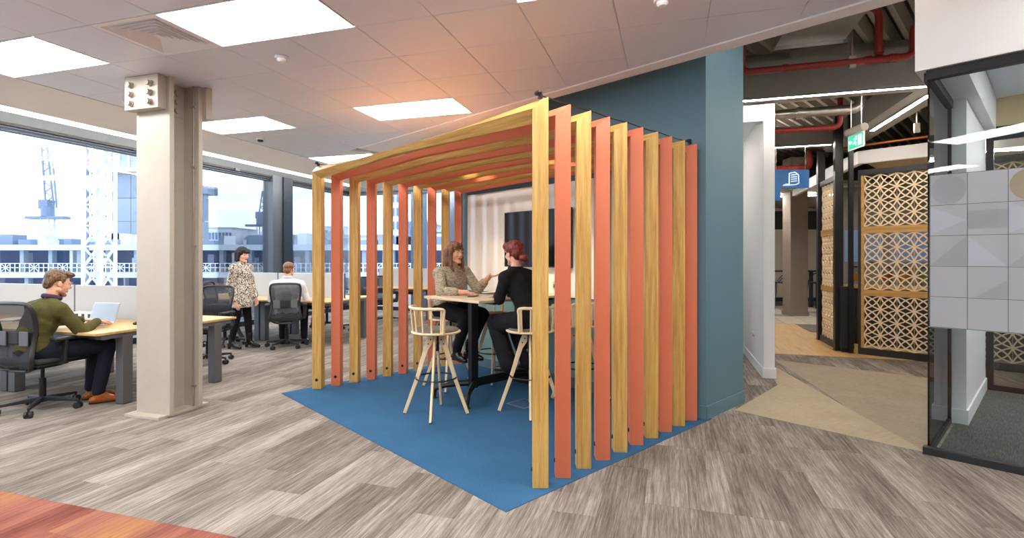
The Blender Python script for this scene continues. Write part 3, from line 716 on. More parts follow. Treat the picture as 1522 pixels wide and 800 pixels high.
t = thing('power_module', 'white power and data module on the desk in front of the grey screen', 'socket', G(-6.45, 4.30, DZ), RG)
MB().bb(-.16, .16, -.035, .035, 0, .085).build('body', M['white'], t, bevel=.008)
for x in (-.10, 0, .10): MB().bb(x - .022, x + .022, -.038, -.034, .02, .065).build('outlet', M['blackp'], t)
t = thing('computer_mouse', 'small dark mouse on the desk near the column', 'mouse', G(-5.42, 4.12, DZ), RG)
MB().ell((0, 0, .014), (.03, .05, .018)).build('shell', M['blackp'], t, smooth=True)
t = thing('desk_papers', 'stack of white papers on the desk at the left edge', 'papers', G(-7.15, 4.0, DZ), RG + .3)
for k_ in range(4): MB().bb(-.105, .105, -.148, .148, .002 + k_ * .004, .005 + k_ * .004).build('sheet', M['white'], t, rz=.06 * k_)
# ================================================================ RIGHT: white portal wall, glass room, lattice bar front
m = MB().bb(1.08, 1.20, 6.81, 9.6, 0, 3.28).bb(-.9, 1.20, 9.6, 9.72, 0, 3.28)
wr = struct(m.build('wall_corridor', M['white'], rz=RG))
struct(MB().bb(-.9, 1.08, 6.812, 6.96, 3.08, 3.278).build('trim_2', M['white'], rz=RG))
m = MB().bb(1.065, 1.08, 6.80, 9.6, 0, .12).bb(1.065, 1.215, 6.795, 6.81, 0, .12).bb(1.2, 1.215, 6.80, 9.6, 0, .12)
struct(m.build('baseboard_corridor', M['white'], rz=RG, bevel=.003))
struct(MB().bb(-.9, 1.08, 6.96, 9.6, 3.20, 3.24).build('ceiling_recess', M['white'], rz=RG))
for k_, (p_, q_) in enumerate(((.55, 7.6), (.5, 8.8), (-.2, 7.8))):  # unseen lamps added to brighten the recess wall
    t = thing('fill_downlight', f'added fill lamp in the white recess behind the blue wall, {ORD[k_]} of three', 'light', G(p_, q_, 3.20), 0, 'added fill lamps in the white recess')
    MB().lathe([(.06, .0), (.075, 0), (.075, -.006), (.06, -.006)], n=20).build('trim', M['white'], t); MB().lathe([(0, -.001), (.06, -.001), (.06, -.003), (0, -.003)], n=20).build('lens', emit(f'recess_fill_lamp_{k_}', (1, .95, .9), 1300), t)
t = thing('wall_socket', 'white double socket plate low on the white corridor wall', 'socket', G(1.08, 7.55), RG)
MB().bb(-.009, 0, -.075, .075, .36, .45).build('plate', M['white'], t, bevel=.002)
for y in (-.035, .035): MB().bb(-.011, -.008, y - .015, y + .015, .39, .42).build('outlet', M['grey_beam'], t)
# --- glass meeting room
GC = V(3.063, 3.811, 0)
def L(x, y, z=0): return GC - ua * x + ub * y + V(0, 0, z)
gw = struct(MB().bb(0, 3.4, -.006, .006, .05, 2.75).build('window_3', M['glass2'], loc=GC, rz=RB))
for x0, x1, y0, y1, z0, z1, nm in ((-.03, 3.4, -.03, .03, 0, .055, 'base_rail'), (-.01, 3.4, -.03, .03, 2.746, 2.816, 'head_rail')): MB().bb(x0, x1, y0, y1, z0, z1).build(nm, M['blackp'], gw, bevel=.003)
gs = struct(MB().bb(-.006, .006, .012, 1.05, .05, 2.75).build('window_4', M['glass2'], loc=GC, rz=RB))
MB().bb(-.02, .02, .03, 1.05, 0, .04).build('base_rail', M['black'], gs)
MB().bb(-.03, .03, .03, 1.05, 2.746, 2.816).build('head_rail', M['black'], gs)
MB().bb(-.018, .018, 1.03, 1.068, 0, 2.75).build('mullion', M['black'], gs)
wi = struct(MB().bb(-.105, .115, 1.07, 2.82, 0, 3.15).build('wall_glass_room', M['white'], loc=GC, rz=RB))
m = MB().bb(-.12, .13, 1.055, 1.07, 0, .13).bb(.115, .13, 1.06, 2.82, 0, .13).bb(-.12, -.105, 1.06, 2.82, 0, .13); struct(m.build('baseboard_glass_room', M['white'], loc=GC, rz=RB, bevel=.003))
gb = struct(MB().bb(.12, 3.4, 2.84, 2.85, .05, 2.78).build('window_5', M['glass2'], loc=GC, rz=RB))
MB().bb(.12, 3.4, 2.81, 2.88, 0, .06).build('base_rail', M['black'], gb)
MB().bb(.12, 3.4, 2.81, 2.88, 2.72, 2.86).build('head_rail', M['black'], gb)
for x in (.12, 1.2, 2.3): MB().bb(x, x + .06, 2.81, 2.88, .06, 2.74).build('mullion', M['black'], gb)
m = MB().bb(-.07, 3.4, -.06, .2, 2.816, 4.65).bb(-.07, .2, .2, 2.9, 2.816, 4.65); struct(m.build('wall_bulkhead', M['white'], loc=GC, rz=RB))
struct(MB().bb(.2, 3.4, 2.83, 2.9, 2.86, 4.65).build('wall_room_back', pbr('cream_paint', 'cdb98f', .7), loc=GC, rz=RB))
struct(MB().bb(3.4, 3.5, -.06, 2.9, 0, 4.65).build('wall_room_side', M['plaster'], loc=GC, rz=RB))
rc_ = struct(MB().bb(.2, 3.4, .2, 2.83, 3.17, 3.22).build('ceiling_glass_room', M['plaster'], loc=GC, rz=RB))
ct = MB().bb(.003, .597, .003, .597, -.012, 0).mesh('ceiling_tile'); ct.materials.append(M['ceiling'])
for i in range(5):
    for j in range(4): link('ceiling_tile', ct, rc_, (.22 + i * .6, .25 + j * .6, 3.17))
for o in rc_.children: o.parent = rc_
MB().bb(.04, 3.4, .04, 2.80, -.004, .004).build('dark_grey_carpet', flat_carpet('dark_grey_carpet', '4a4b4a', '6a6a67', 130, 10, .4), sub, loc=GC, rz=RB)
# frosted manifestation tiles
def frost(name, col, tr):
    k = N(name); d = k.n('BsdfDiffuse'); l = k.n('BsdfTranslucent'); a = k.n('MixShader'); t_ = k.n('BsdfTransparent'); b = k.n('MixShader')
    for x in (d, l): x.inputs['Color'].default_value = lin(col)
    a.inputs[0].default_value = .45; k.l(d.outputs[0], a.inputs[1]); k.l(l.outputs[0], a.inputs[2]); b.inputs[0].default_value = 1 - tr
    k.l(t_.outputs[0], b.inputs[1]); k.l(a.outputs[0], b.inputs[2]); k.l(b.outputs[0], k.out.inputs['Surface']); return k.m
fm, fm2, fm3 = frost('frosted_film', 'd2d4da', .14), frost('dense_frosted_film', 'bfc2c9', .06), frost('clear_frosted_film', 'dfe3ec', .2)
fmw = frost('warm_frosted_film', 'c4bba4', .08)
TW, TH = .2075, .221
ft = MB().bb(.001, TW - .001, -.0078, -.0062, .001, TH - .001).mesh('film_tile'); ft.materials.append(fm)
fmain = MB().bb(.0, 3.3, -.0064, -.0061, .935, .940).build('film_border', fm2, gw)
for i in range(15):
    for j in range(5): link('film_tile', ft, gw, (.01 + i * TW, 0, .94 + j * TH))
jm = MB()
for i in range(16): jm.bb(.01 + i * TW - .002, .01 + i * TW + .002, -.0092, -.0079, .94, .94 + 5 * TH)
for j in range(6): jm.bb(.01, .01 + 15 * TW, -.0092, -.0079, .94 + j * TH - .0018, .94 + j * TH + .0018)
jm.build('film_joint', pbr('film_joint', '6d7078', .6), gw)['kind'] = 'stuff'
def shape(i, j, pts, mat):
    x0, z0 = .01 + i * TW, .94 + j * TH
    vs_ = [V(x0 + TW * u, -.0088, z0 + TH * v) for u, v in pts]; m = MB().loft([vs_, [v + V(0, .0008, 0) for v in vs_]]); return m.build('film_shape', mat, gw)
circ = [(.5 + .47 * math.cos(2 * math.pi * k / 28), .5 + .47 * math.sin(2 * math.pi * k / 28)) for k in range(28)]
for i in range(0, 14, 2):
    shape(i, 4, circ, fm2 if i % 4 == 0 else fmw); shape(i, 3, [(.02, .03), (.97, .5), (.02, .97)], fm3)
    shape(i, 2, [(.02, .03), (.97, .03), (.97, .97)], fm2); shape(i + 1, 3, [(.02, .2), (.98, .2), (.98, .78), (.02, .78)], fm2)
    shape(i + 1, 2, [(.02, .97), (.02, .03), (.98, .03)], fm3); shape(i + 1, 1, [(.2, .03), (.98, .03), (.98, .6)], fm2)
for x, y in ((1.3, .7), (1.3, 1.9), (2.6, 1.3)):
    t = thing('ceiling_light', 'white LED ceiling light in the glass room, ' + {.7: 'nearest the front pane', 1.9: 'nearest the rear pane', 1.3: 'farthest right'}[y], 'ceiling light', L(x, y, 3.155), RB)
    MB().bb(0, .6, 0, .6, -.004, .003).build('frame', M['white'], t); MB().bb(.015, .585, .015, .585, -.008, -.004).build('diffuser', M['panel'], t)
# --- lattice front of the bar
LS = V(5.185, 7.75, 0)
latt = pbr('pale_birch', 'f0dab6', .5, var=.05, vscale=30); lframe = wood('pine_rail', 'ab7c3c', 'c59850', 'd2a962', (.6, 9, 9), .45)
def lattice(w, h, nx, nz, cy=.0, th=.0165, dp=.016, bul=.205):
    mb = MB(); cw, chh = w / nx, h / nz
    for i in range(nx):
        for j in range(nz):
            for (u0, v0, u1, v1) in ((0, 0, 1, 1), (0, 1, 1, 0)):
                for s in (-1, 1):
                    pts = []
                    for k in range(9):
                        t_ = k / 8; b = s * bul * 4 * t_ * (1 - t_); du, dv = u1 - u0, v1 - v0
                        pts.append(V((i + u0 + du * t_ - dv * b * .7071) * cw, 0, (j + v0 + dv * t_ + du * b * .7071) * chh))
                    rg = []
                    for k in range(9):
                        d = (pts[min(k + 1, 8)] - pts[max(k - 1, 0)]).normalized(); n_ = V(-d.z, 0, d.x) * th / 2; y = V(0, dp / 2, 0)
                        rg.append([pts[k] - n_ - y, pts[k] + n_ - y, pts[k] + n_ + y, pts[k] - n_ + y])
                    mb.loft(rg)
            if i: mb.box((i * cw, 0, (j + .5) * chh), (.003, .004, chh))
    return mb
SECT = ((.105, .875), (.965, 1.80), (1.90, 2.655))
def lattice_screen(lab, loc, rz, w, nx, x0=.07):
    t = thing('lattice_screen', lab, 'screen', loc, rz, 'fretwork screens round the bar')
    for z0, z1 in SECT: lattice(w - x0 - .02, z1 - z0, nx, 4).build('lattice_panel', latt, t, loc=(x0, 0, z0))
    for z0, z1 in ((.875, .965), (1.80, 1.90)): MB().bb(x0 - .03, w, -.022, .022, z0, z1).build('rail', lframe, t, bevel=.003)
    MB().bb(.035, x0 - .002, -.024, .024, .1, 2.66).build('stile', lframe, t, bevel=.002)
    MB().bb(0, w, -.035, .035, 0, .10).build('bottom_frame', M['blackp'], t); MB().bb(0, w, -.035, .035, 2.66, 2.74).build('top_frame', M['blackp'], t)
    MB().bb(0, .035, -.035, .035, .1, 2.66).build('side_frame', M['blackp'], t)
    return t
lattice_screen('large pale wood fretwork screen in a black frame behind the glass room', LS, RB, 2.87, 14)
lattice_screen('narrow fretwork screen beside the oak floor, seen nearly edge on', G(2.53, 9.22), RG + R(90), .92, 5)
for (p, w, h, lab) in ((V(5.10, 7.80, 0), .06, 3.62, 'black steel post at the left edge of the large fretwork screen'), (G(2.50, 9.14), .11, 3.62, 'thick black steel post at the near end of the narrow fretwork screen'), (G(2.53, 10.23), .11, 3.3, 'black steel post at the far end of the narrow fretwork screen')):
    t = thing('steel_post', lab, 'post', p, RG)
    MB().bb(-w / 2, w / 2, -w / 2, w / 2, .008, h).build('shaft', M['black'], t, bevel=.003)
    MB().bb(-w / 2 - .012, w / 2 + .012, -w / 2 - .012, w / 2 + .012, 0, .008).build('foot_plate', M['black'], t)
t = thing('plinth_cabinet', 'low black cabinet between the two fretwork screens', 'cabinet', V(5.0, 7.865, 0), RG)
MB().bb(0, .17, .0, .11, .06, 1.0).build('body', M['blackp'], t, bevel=.004); MB().bb(.01, .16, .01, .10, 0, .06).build('kick', M['black'], t)
# bar counter, jars and bottles behind the lattice
t = thing('bar_counter', 'dark bar counter with a wooden top behind the fretwork screens', 'counter', LS, RB)
MB().bb(-.5, 2.8, 1.0, 1.5, 0, .93).build('body', M['blackp'], t); MB().bb(-.55, 2.85, .95, 1.55, .93, .97).build('top', lframe, t, bevel=.004)
amber = pbr('amber_drink', 'd98a1c', .15, coat=.4); grn = pbr('olive_drink', '8a8a3a', .2); rdd = pbr('red_drink', 'a4442a', .2); clr = glass('jar_glass', (.9, .92, .9), 1.0)
labs = ['glass drinks dispenser of amber juice in the gap beside the black post', 'jar of red drink, first behind the large fretwork screen', 'amber jar, second behind the large fretwork screen', 'jar of olive drink, third behind the large fretwork screen', 'amber jar, fourth behind the large fretwork screen', 'jar of red drink, last visible behind the fretwork screen']
for i, (x, mt) in enumerate(((-.30, amber), (.12, rdd), (.36, amber), (.62, grn), (.86, amber), (1.1, rdd))):
    t = thing('drinks_jar', labs[i], 'jar', LS - ua * x + ub * 1.2 + V(0, 0, .97), 0, 'drinks jars on the bar counter')
    MB().lathe([(0, .0), (.06, .0), (.055, .06), (.075, .08), (.08, .22), (.06, .27), (.055, .30), (0, .30)], n=16).build('body', clr, t, smooth=50)
    MB().lathe([(0, .09), (.068, .09), (.072, .20), (0, .20)], n=16).build('drink', mt, t, smooth=50)
    MB().lathe([(0, .30), (.06, .30), (.06, .325), (0, .33)], n=16).build('lid', M['black'], t, smooth=50)
bw = struct(MB().bb(-1.2, 3.2, 3.4, 3.5, 0, 2.9).build('wall_bar_back', pbr('bar_back_panel', '6d6a60', .5), loc=LS, rz=RB))
for i in range(5): MB().bb(-1.0 + i * .8, -.35 + i * .8, 3.36, 3.4, 1.35, 2.0).build('panel', pbr('blue_pane', '6f86ad', .3), bw)
# white fascia and soffit above the bar
fc = V(5.43, 8.14, 0)
struct(MB().bb(0, 3.6, 0, .08, 2.91, 3.11).build('trim_3', M['white'], loc=fc, rz=RB))
struct(MB().bb(0, .08, 0, 4.5, 2.91, 3.11).build('trim_4', M['white'], loc=fc, rz=RG))
struct(MB().bb(.08, 3.6, .08, 3.0, 2.93, 2.98).build('ceiling_bar', pbr('beige_soffit', 'b8a88e', .7), loc=fc, rz=RB))
# ================================================================ EXPOSED SERVICES ABOVE THE CORRIDOR
dk = MB()
for i in range(76):
    x = -7 + i * .20; dk.loft([[V(x, y, 4.45), V(x + .05, y, 4.32), V(x + .11, y, 4.32), V(x + .16, y, 4.45), V(x + .16, y, 4.47), V(x, y, 4.47)] for y in (1.5, 17)])
o = struct(dk.build('ceiling_deck', M['deck'], rz=RG - R(28))); o['kind'] = 'structure'
def beam(name, lab, p0, p1, q0, q1, z0, z1): return struct(MB().bb(p0, p1, q0, q1, z0, z1).build(name, M['grey_beam'], rz=RG))
b1 = beam('trim_5', '', .2, 3.2, 6.60, 6.86, 3.30, 3.72); b2 = beam('trim_6', '', 2.62, 3.02, 6.86, 10.4, 3.30, 3.62); b3 = beam('trim_7', '', .4, 2.62, 9.5, 9.8, 3.28, 3.6)
b4 = beam('trim_8', '', .2, 5, 8.0, 8.2, 3.9, 4.3)
def led(lab, p0, p1, q0, q1, z, mat='led'):
    t = thing('linear_light', lab, 'light', G((p0 + p1) / 2, (q0 + q1) / 2, z), RG, 'linear LED lights on the exposed beams'); x, y = (p1 - p0) / 2, (q1 - q0) / 2
    MB().bb(-x - .01, x + .01, -y - .01, y + .01, -.012, 0).build('housing', M['grey_alu'], t)
    MB().bb(-x, x, -y, y, -.016, -.012).build('diffuser', M[mat], t)
    if mat == 'led_fill': MB().bb(-x, x, -y, y, .001, .004).build('up_diffuser', M['led'], t)  # these added lamps also glow upwards to light the deck
led('long linear light along the beam in front of the corridor, meeting the white wall', .75, 2.88, 6.62, 6.66, 3.30)
led('linear light running away under the beam at the right', 2.80, 2.85, 7.0, 8.75, 3.30)
led('linear light behind the silver duct, farther down the corridor', 1.3, 2.5, 9.50, 9.54, 3.28)
led('added fill light above the oak floor, hidden behind the white wall', .6, 2.4, 12.0, 12.06, 3.3, 'led_fill')  # unseen lamp added to brighten the far zone
led('added fill light far down the corridor over the tall tables', 1.6, 4.5, 14.6, 14.66, 3.0, 'led_fill')  # another lamp added for the dark far end
led('added fill light over the near corridor, hidden by the white bulkhead', 3.05, 3.17, .2, 3.4, 3.5, 'led_fill')  # unseen lamp added to light the near corridor
led('added fill light over the near corridor, out of the picture to the right', 4.5, 4.62, -1.0, 2.2, 3.5, 'led_fill')  # second lamp added out of view for the same corridor
led('added fill light hung high over the blue wall end, above the picture', 1.2, 2.5, 4.5, 4.66, 3.98)  # added out of view to light the deck and duct underside
led('added fill light in the white recess, hidden by the blue wall', .25, .29, 7.2, 9.2, 3.19)  # unseen strip added to whiten the recess wall
led('added fill light inside the bar, under its beige soffit', 4.0, 6.4, 8.6, 8.66, 2.9, 'led_fill')  # extra unseen lamp added for light in the bar
t = thing('air_duct', 'large galvanised rectangular air duct with a hooded end under the deck', 'duct', G(1.45, 6.0), RG)
sec = lambda y, x, z0, z1: [V(-x, y, z0), V(x, y, z0), V(x, y, z1), V(-x, y, z1)]
MB().loft([sec(-1.0, .33, 3.76, 4.2), sec(.30, .33, 3.76, 4.2)]).build('duct', M['galv'], t)
MB().loft([sec(.32, .33, 3.75, 4.2), sec(.62, .20, 3.9, 4.15)]).build('hood', M['galv'], t)
fl = MB().bb(-.36, .36, .28, .33, 3.72, 3.76); fl.build('flange', M['chrome'], t)
t = thing('air_duct', 'smaller galvanised duct branch lower behind the red pipe', 'duct', G(1.65, 6.9), RG)
MB().loft([sec(-.2, .30, 3.60, 3.9), sec(.35, .22, 3.74, 3.9)]).build('duct', M['galv'], t); MB().bb(-.32, .32, -.22, -.19, 3.57, 3.60).build('flange', M['chrome'], t)
def pipe(name, lab, cat, pts, r, mat, cuff=None):
    t = thing(name, lab, cat, (0, 0, 0), RG)
    MB().tube(smooth_path(pts, 5) if cuff is None else pts, r, 12).build('pipe', mat, t, smooth=60)
    for p, d in cuff or (): MB().cyl(Vector(p) - Vector(d) * .03, Vector(p) + Vector(d) * .03, r * 1.25, n=12).build('coupling', mat, t, smooth=True)
    return t
def elbow(a, b, c, r=.09):
    a, b, c = Vector(a), Vector(b), Vector(c); u = (a - b).normalized() * r; v = (c - b).normalized() * r
    return [b + u, b + (u + v) * .42 - (u + v) * .12, b + v] if False else [b + u * (1 - t) ** 2 + v * t ** 2 for t in (0, .25, .5, .75, 1)]
def route(pts, r=.09):
    out = [Vector(pts[0])]
    for i in range(1, len(pts) - 1): out += elbow(pts[i - 1], pts[i], pts[i + 1], r)
    return out + [Vector(pts[-1])]
q0 = 6.25
pipe('sprinkler_pipe', 'dark red sprinkler pipe crossing the exposed ceiling with upturned ends', 'pipe', route([(.80, q0 - .6, 3.86), (.77, q0, 3.86), (.77, q0, 3.50), (2.38, q0, 3.50), (2.38, q0, 3.83), (2.62, q0, 3.83)]), .036, M['redpipe'], [((1.2, q0, 3.5), (1, 0, 0)), ((1.98, q0, 3.5), (1, 0, 0)), ((2.2, q0, 3.5), (1, 0, 0))])
pipe('sprinkler_pipe', 'upright dark red pipe rising from the crossing sprinkler pipe to the deck', 'pipe', route([(2.08, q0, 3.54), (2.08, q0, 4.0), (1.9, q0 - .25, 3.98)]), .036, M['redpipe'], [((2.08, q0, 3.60), (0, 0, 1))])
pipe('sprinkler_pipe', 'red pipe under the silver duct, turning up at its end', 'pipe', route([(1.3, 7.6, 3.12), (2.1, 7.6, 3.12), (2.1, 7.6, 3.6)]), .032, M['redpipe'], [((2.0, 7.6, 3.12), (1, 0, 0))])
pipe('sprinkler_pipe', 'red pipe with a valve far down the corridor above the blue sign', 'pipe', route([(1.0, 10.4, 3.05), (2.4, 10.4, 3.05), (2.4, 10.4, 3.35)]), .05, M['redpipe'], [((2.1, 10.4, 3.05), (1, 0, 0)), ((2.25, 10.4, 3.05), (1, 0, 0))])
pipe('foil_duct', 'silver foil-wrapped duct crossing above the exit sign with an upturned elbow', 'duct', route([(1.3, 7.45, 3.30), (2.28, 7.45, 3.30), (2.28, 7.45, 3.62), (2.9, 7.45, 3.66)], .12), .062, M['foil'], [((1.6, 7.45, 3.30), (1, 0, 0))])
pipe('foil_duct', 'crumpled foil-wrapped duct just under the long linear light', 'duct', route([(1.3, 7.1, 3.40), (1.5, 7.1, 3.41), (2.1, 7.05, 3.43)], .12), .06, M['foil'], [((2.06, 7.05, 3.43), (1, 0, 0))])
pipe('copper_pipe', 'thin orange-brown pipes lying along the top of the white fascia', 'pipe', [(2.6, 9.3, 3.16), (3.2, 9.0, 3.17), (4.2, 8.3, 3.16)], .018, pbr('copper', 'b06a38', .35, .8), [])
for p, q, z1, lab in ((1.84, 6.25, 3.54, 'thin steel hanger rod holding the red sprinkler pipe'), (3.05, 7.9, 3.15, 'thin hanger rod at the right above the white fascia')):
    t = thing('hanger_rod', lab, 'rod', G(p, q), RG)
    MB().cyl((0, 0, z1), (0, 0, 4.32), .008, n=8).build('rod', M['galv'], t); MB().bb(-.03, .03, -.02, .02, z1 - .1, z1 + .02).build('clip', M['galv'], t)
# cable ladder / bracing
t = thing('cable_tray', 'slim galvanised cable tray under the deck', 'tray', G(1.6, 7.8, 3.62), RG)
MB().bb(-.9, .5, -.05, .05, 0, .01).bb(-.9, .5, -.055, -.05, 0, .04).bb(-.9, .5, .05, .055, 0, .04).build('tray', M['galv'], t)
# exit sign
t = thing('exit_sign', 'hanging green and white emergency exit sign with running figure', 'sign', V(4.0, 6.02, -.245), R(-93.5))
MB().cyl((-.16, 0, 3.17), (.16, 0, 3.17), .045, n=16).build('housing', M['galv'], t, smooth=True)
MB().bb(-.155, .155, -.006, .006, 2.95, 3.135).build('panel', M['white'], t)
gk = N('exit_green'); gk.b.inputs['Base Color'].default_value = lin('1f9e78'); gk.b.inputs['Emission Color'].default_value = lin('2bb58b'); gk.b.inputs['Emission Strength'].default_value = .5
MB().bb(-.135, .135, -.009, -.005, 2.968, 3.118).build('legend', gk.m, t)
wk = N('exit_white'); wk.b.inputs['Emission Color'].default_value = (1, 1, 1, 1); wk.b.inputs['Emission Strength'].default_value = .8
m = MB(); y0, y1 = -.0115, -.0085
m.bb(.055, .115, y0, y1, 2.985, 3.10)                                     # doorway
m.bb(-.115, -.065, y0, y1, 3.035, 3.05); m.loft([[V(-.125, y, 3.0425), V(-.10, y, 3.018), V(-.10, y, 3.067)] for y in (y0, y1)])
m.cyl((.012, y0, 3.090), (.012, y1, 3.090), .011, n=12)
def lim(a, b, w=.012): m.bar((a[0], (y0 + y1) / 2, a[1]), (b[0], (y0 + y1) / 2, b[1]), w, y1 - y0)
for a, b in (((.008, 3.078), (-.004, 3.04)), ((.006, 3.074), (-.022, 3.062)), ((.008, 3.074), (.03, 3.058)), ((-.004, 3.04), (.016, 3.018)), ((.016, 3.018), (.012, 2.99)), ((-.004, 3.04), (-.024, 3.016)), ((-.024, 3.016), (-.046, 3.014))): lim(a, b)
m.build('pictogram', wk.m, t)
for x in (-.1, .1): MB().cyl((x, 0, 3.2), (x, 0, 3.54), .005, n=6).build('cable', M['white'], t)
# blue hanging sign with a document icon
t = thing('hanging_sign', 'blue hanging sign with a white line drawing of a document', 'sign', V(4.27, 8.5, 0), 0)
bk = pbr('sign_blue', '3d86d6', .5)
MB().bb(0, .60, -.012, .012, 2.58, 2.88).build('panel', bk, t); MB().bb(0, .13, -.012, .012, 2.37, 2.58).build('tab', bk, t)
m = MB(); S = lambda a, b: m.bar((a[0], -.014, a[1]), (b[0], -.014, b[1]), .012, .005)
doc = [(.27, 2.64), (.27, 2.82), (.36, 2.84), (.42, 2.80), (.43, 2.66), (.38, 2.635), (.17, 2.62), (.22, 2.645), (.27, 2.64)]
for a, b in zip(doc, doc[1:]): S(a, b)
for z in (2.79, 2.755, 2.72, 2.685): S((.30, z), (.395, z + .012))
m.build('icon', wk.m, t)
for x in (.06, .54): MB().cyl((x, 0, 2.88), (x, 0, 3.9), .005, n=6).build('rod', M['galv'], t)
# far end: column, tables, wall
t = thing('concrete_column', 'taupe square column standing beyond the oak floor', 'column', V(7.05, 12.9, 0), RG + R(14))
MB().bb(-.21, .21, -.21, .21, .005, 3.9).build('shaft', M['taupe'], t, bevel=.01); MB().bb(-.225, .225, -.225, .225, 0, .1).build('base_trim', M['taupe'], t)
navy = pbr('navy_stool', '1f2837', .5)
def dark_stool(lab, x, y, rz):
    t = thing('dark_stool', lab, 'stool', V(x, y, .005), rz, 'dark stools at the far tall table')
    for sx in (-1, 1):
        for sy in (-1, 1): MB().cyl((sx * .2, sy * .2, 0), (sx * .14, sy * .14, .72), .014, n=8).build('leg', navy, t)
    MB().bb(-.2, .2, -.19, .19, .72, .755).build('seat', navy, t, bevel=.01)
    MB().tube(smooth_path([(.2, .1, .76), (.21, -.1, .98), (.12, -.2, 1.0), (-.12, -.2, 1.0), (-.21, -.1, .98), (-.2, .1, .76)], 5), .014, 8).build('back_rail', navy, t, smooth=True)
    for x_ in (-.1, 0, .1): MB().cyl((x_, -.18, .75), (x_, -.2, 1.0), .008, n=6).build('spindle', navy, t)
    MB().bb(-.17, .17, -.185, -.165, .28, .30).bb(-.17, .17, .165, .185, .28, .30).build('foot_rail', navy, t)
dark_stool('dark stool left of the taupe column', 7.5, 14.4, 1.2); dark_stool('dark stool right of the taupe column', 8.35, 14.2, .3)
t = thing('tall_table', 'dark tall table beyond the taupe column', 'table', V(8.0, 14.9, .005), 0)
MB().bb(-.95, .75, -.3, .3, 1.02, 1.06).build('top', navy, t); 
for x in (-.7, .6): MB().bb(x - .04, x + .04, -.04, .04, 0, 1.02).build('leg', navy, t)
fw = struct(MB().bb(5, 11, 17.0, 17.15, 0, 4.3).build('wall_cream', pbr('cream_wall', 'cfc3ad', .6)))
MB().bb(5, 11, 16.96, 17.0, 2.35, 2.95).build('dark_recess', pbr('dark_recess', '3c3a38', .5), fw)
MB().bb(5, 11, 16.96, 17.0, 0, .12).build('baseboard', M['blackp'], fw)
struct(MB().bb(4.6, 11, 11.2, 17, 3.05, 3.1).build('ceiling_far', pbr('far_soffit', 'a79c8c', .7)))
for k_, (x, y) in enumerate(((6.6, 12.2), (8.2, 12.2), (6.6, 15.2), (8.4, 15.4))):  # lamps added to light the far end
    t = thing('fill_downlight', f'round added fill lamp in the far soffit, {ORD[k_]} of four', 'light', V(x, y, 3.05), 0, 'added fill lamps over the far tables')
    MB().lathe([(.06, .0), (.075, 0), (.075, -.006), (.06, -.006)], n=20).build('trim', M['white'], t); MB().lathe([(0, -.001), (.06, -.001), (.06, -.003), (0, -.003)], n=20).build('lens', emit(f'fill_downlight_{k_}', (1, .9, .75), 260), t)
# ================================================================ PEOPLE
def blob(mb, name, mat, parent, voxel=.008, smooth_it=4, fac=.5, wrinkle=0, wsize=.08):
    """closed shapes melted into one continuous surface"""
    me = mb.mesh(name); o = bpy.data.objects.new(name, me); C.objects.link(o)
    r = o.modifiers.new('r', 'REMESH'); r.mode = 'VOXEL'; r.voxel_size = voxel; r.use_smooth_shade = True
    if smooth_it: s = o.modifiers.new('s', 'SMOOTH'); s.factor = fac; s.iterations = smooth_it
    if wrinkle:
        tx = bpy.data.textures.new(name + '_folds', 'CLOUDS'); tx.noise_scale = wsize; tx.noise_depth = 1
        d = o.modifiers.new('d', 'DISPLACE'); d.texture = tx; d.strength = wrinkle; d.mid_level = .5; d.texture_coords = 'LOCAL'
    dg = bpy.context.evaluated_depsgraph_get(); ev = o.evaluated_get(dg)
    m2 = bpy.data.meshes.new_from_object(ev, preserve_all_data_layers=False, depsgraph=dg)
    bpy.data.objects.remove(o); bpy.data.meshes.remove(me)
    m2.name = name; m2.materials.clear(); m2.materials.append(mat)
    m2.polygons.foreach_set('use_smooth', [True] * len(m2.polygons))
    return link(name, m2, parent)
def hframe(f, u):
    f = Vector(f).normalized(); u = Vector(u); r = f.cross(u).normalized(); u = r.cross(f).normalized()
    return Matrix((r, f, u)).transposed()          # columns: right, forward, up
def hand(mb, wr, d, n, thumb, curl=.5, k=1.0, spread=.0):
    """palm, four fingers of their own length and a thumb leaving the side of the palm; n is the palm normal"""
    wr, d = Vector(wr), Vector(d).normalized(); n = Vector(n); n = (n - d * n.dot(d)).normalized(); s = d.cross(n).normalized() * thumb
    for i, w in enumerate((-.030, -.010, .010, .030)): mb.cap(wr + s * w * .55 * k, .013 * k, wr + (d * .082 + s * w) * k, .0115 * k, 8)
    for i, (w, L_) in enumerate(((.0315, .92), (.0105, 1.0), (-.0105, .95), (-.0315, .78))):
        p = wr + (d * .085 + s * w) * k; r = .0085 * k
        for j, l in enumerate((.042, .027, .021)):
            a = curl * (.55 + .5 * j) ; dd = (d * math.cos(a) + n * math.sin(a) + s * (w * spread * 6)).normalized(); q = p + dd * l * L_ * k
            mb.cap(p, r, q, r * .92, 8); p = q; r *= .92
    p = wr + (d * .022 + s * .026) * k
    for l, (a, b, c), r in ((.042, (.62, .70, .30), .0125), (.032, (.82, .42, .38), .0100), (.024, (.92, .22, .38), .0088)):
        q = p + (d * a + s * b + n * c).normalized() * l * k; mb.cap(p, r * k, q, r * .93 * k, 8); p = q
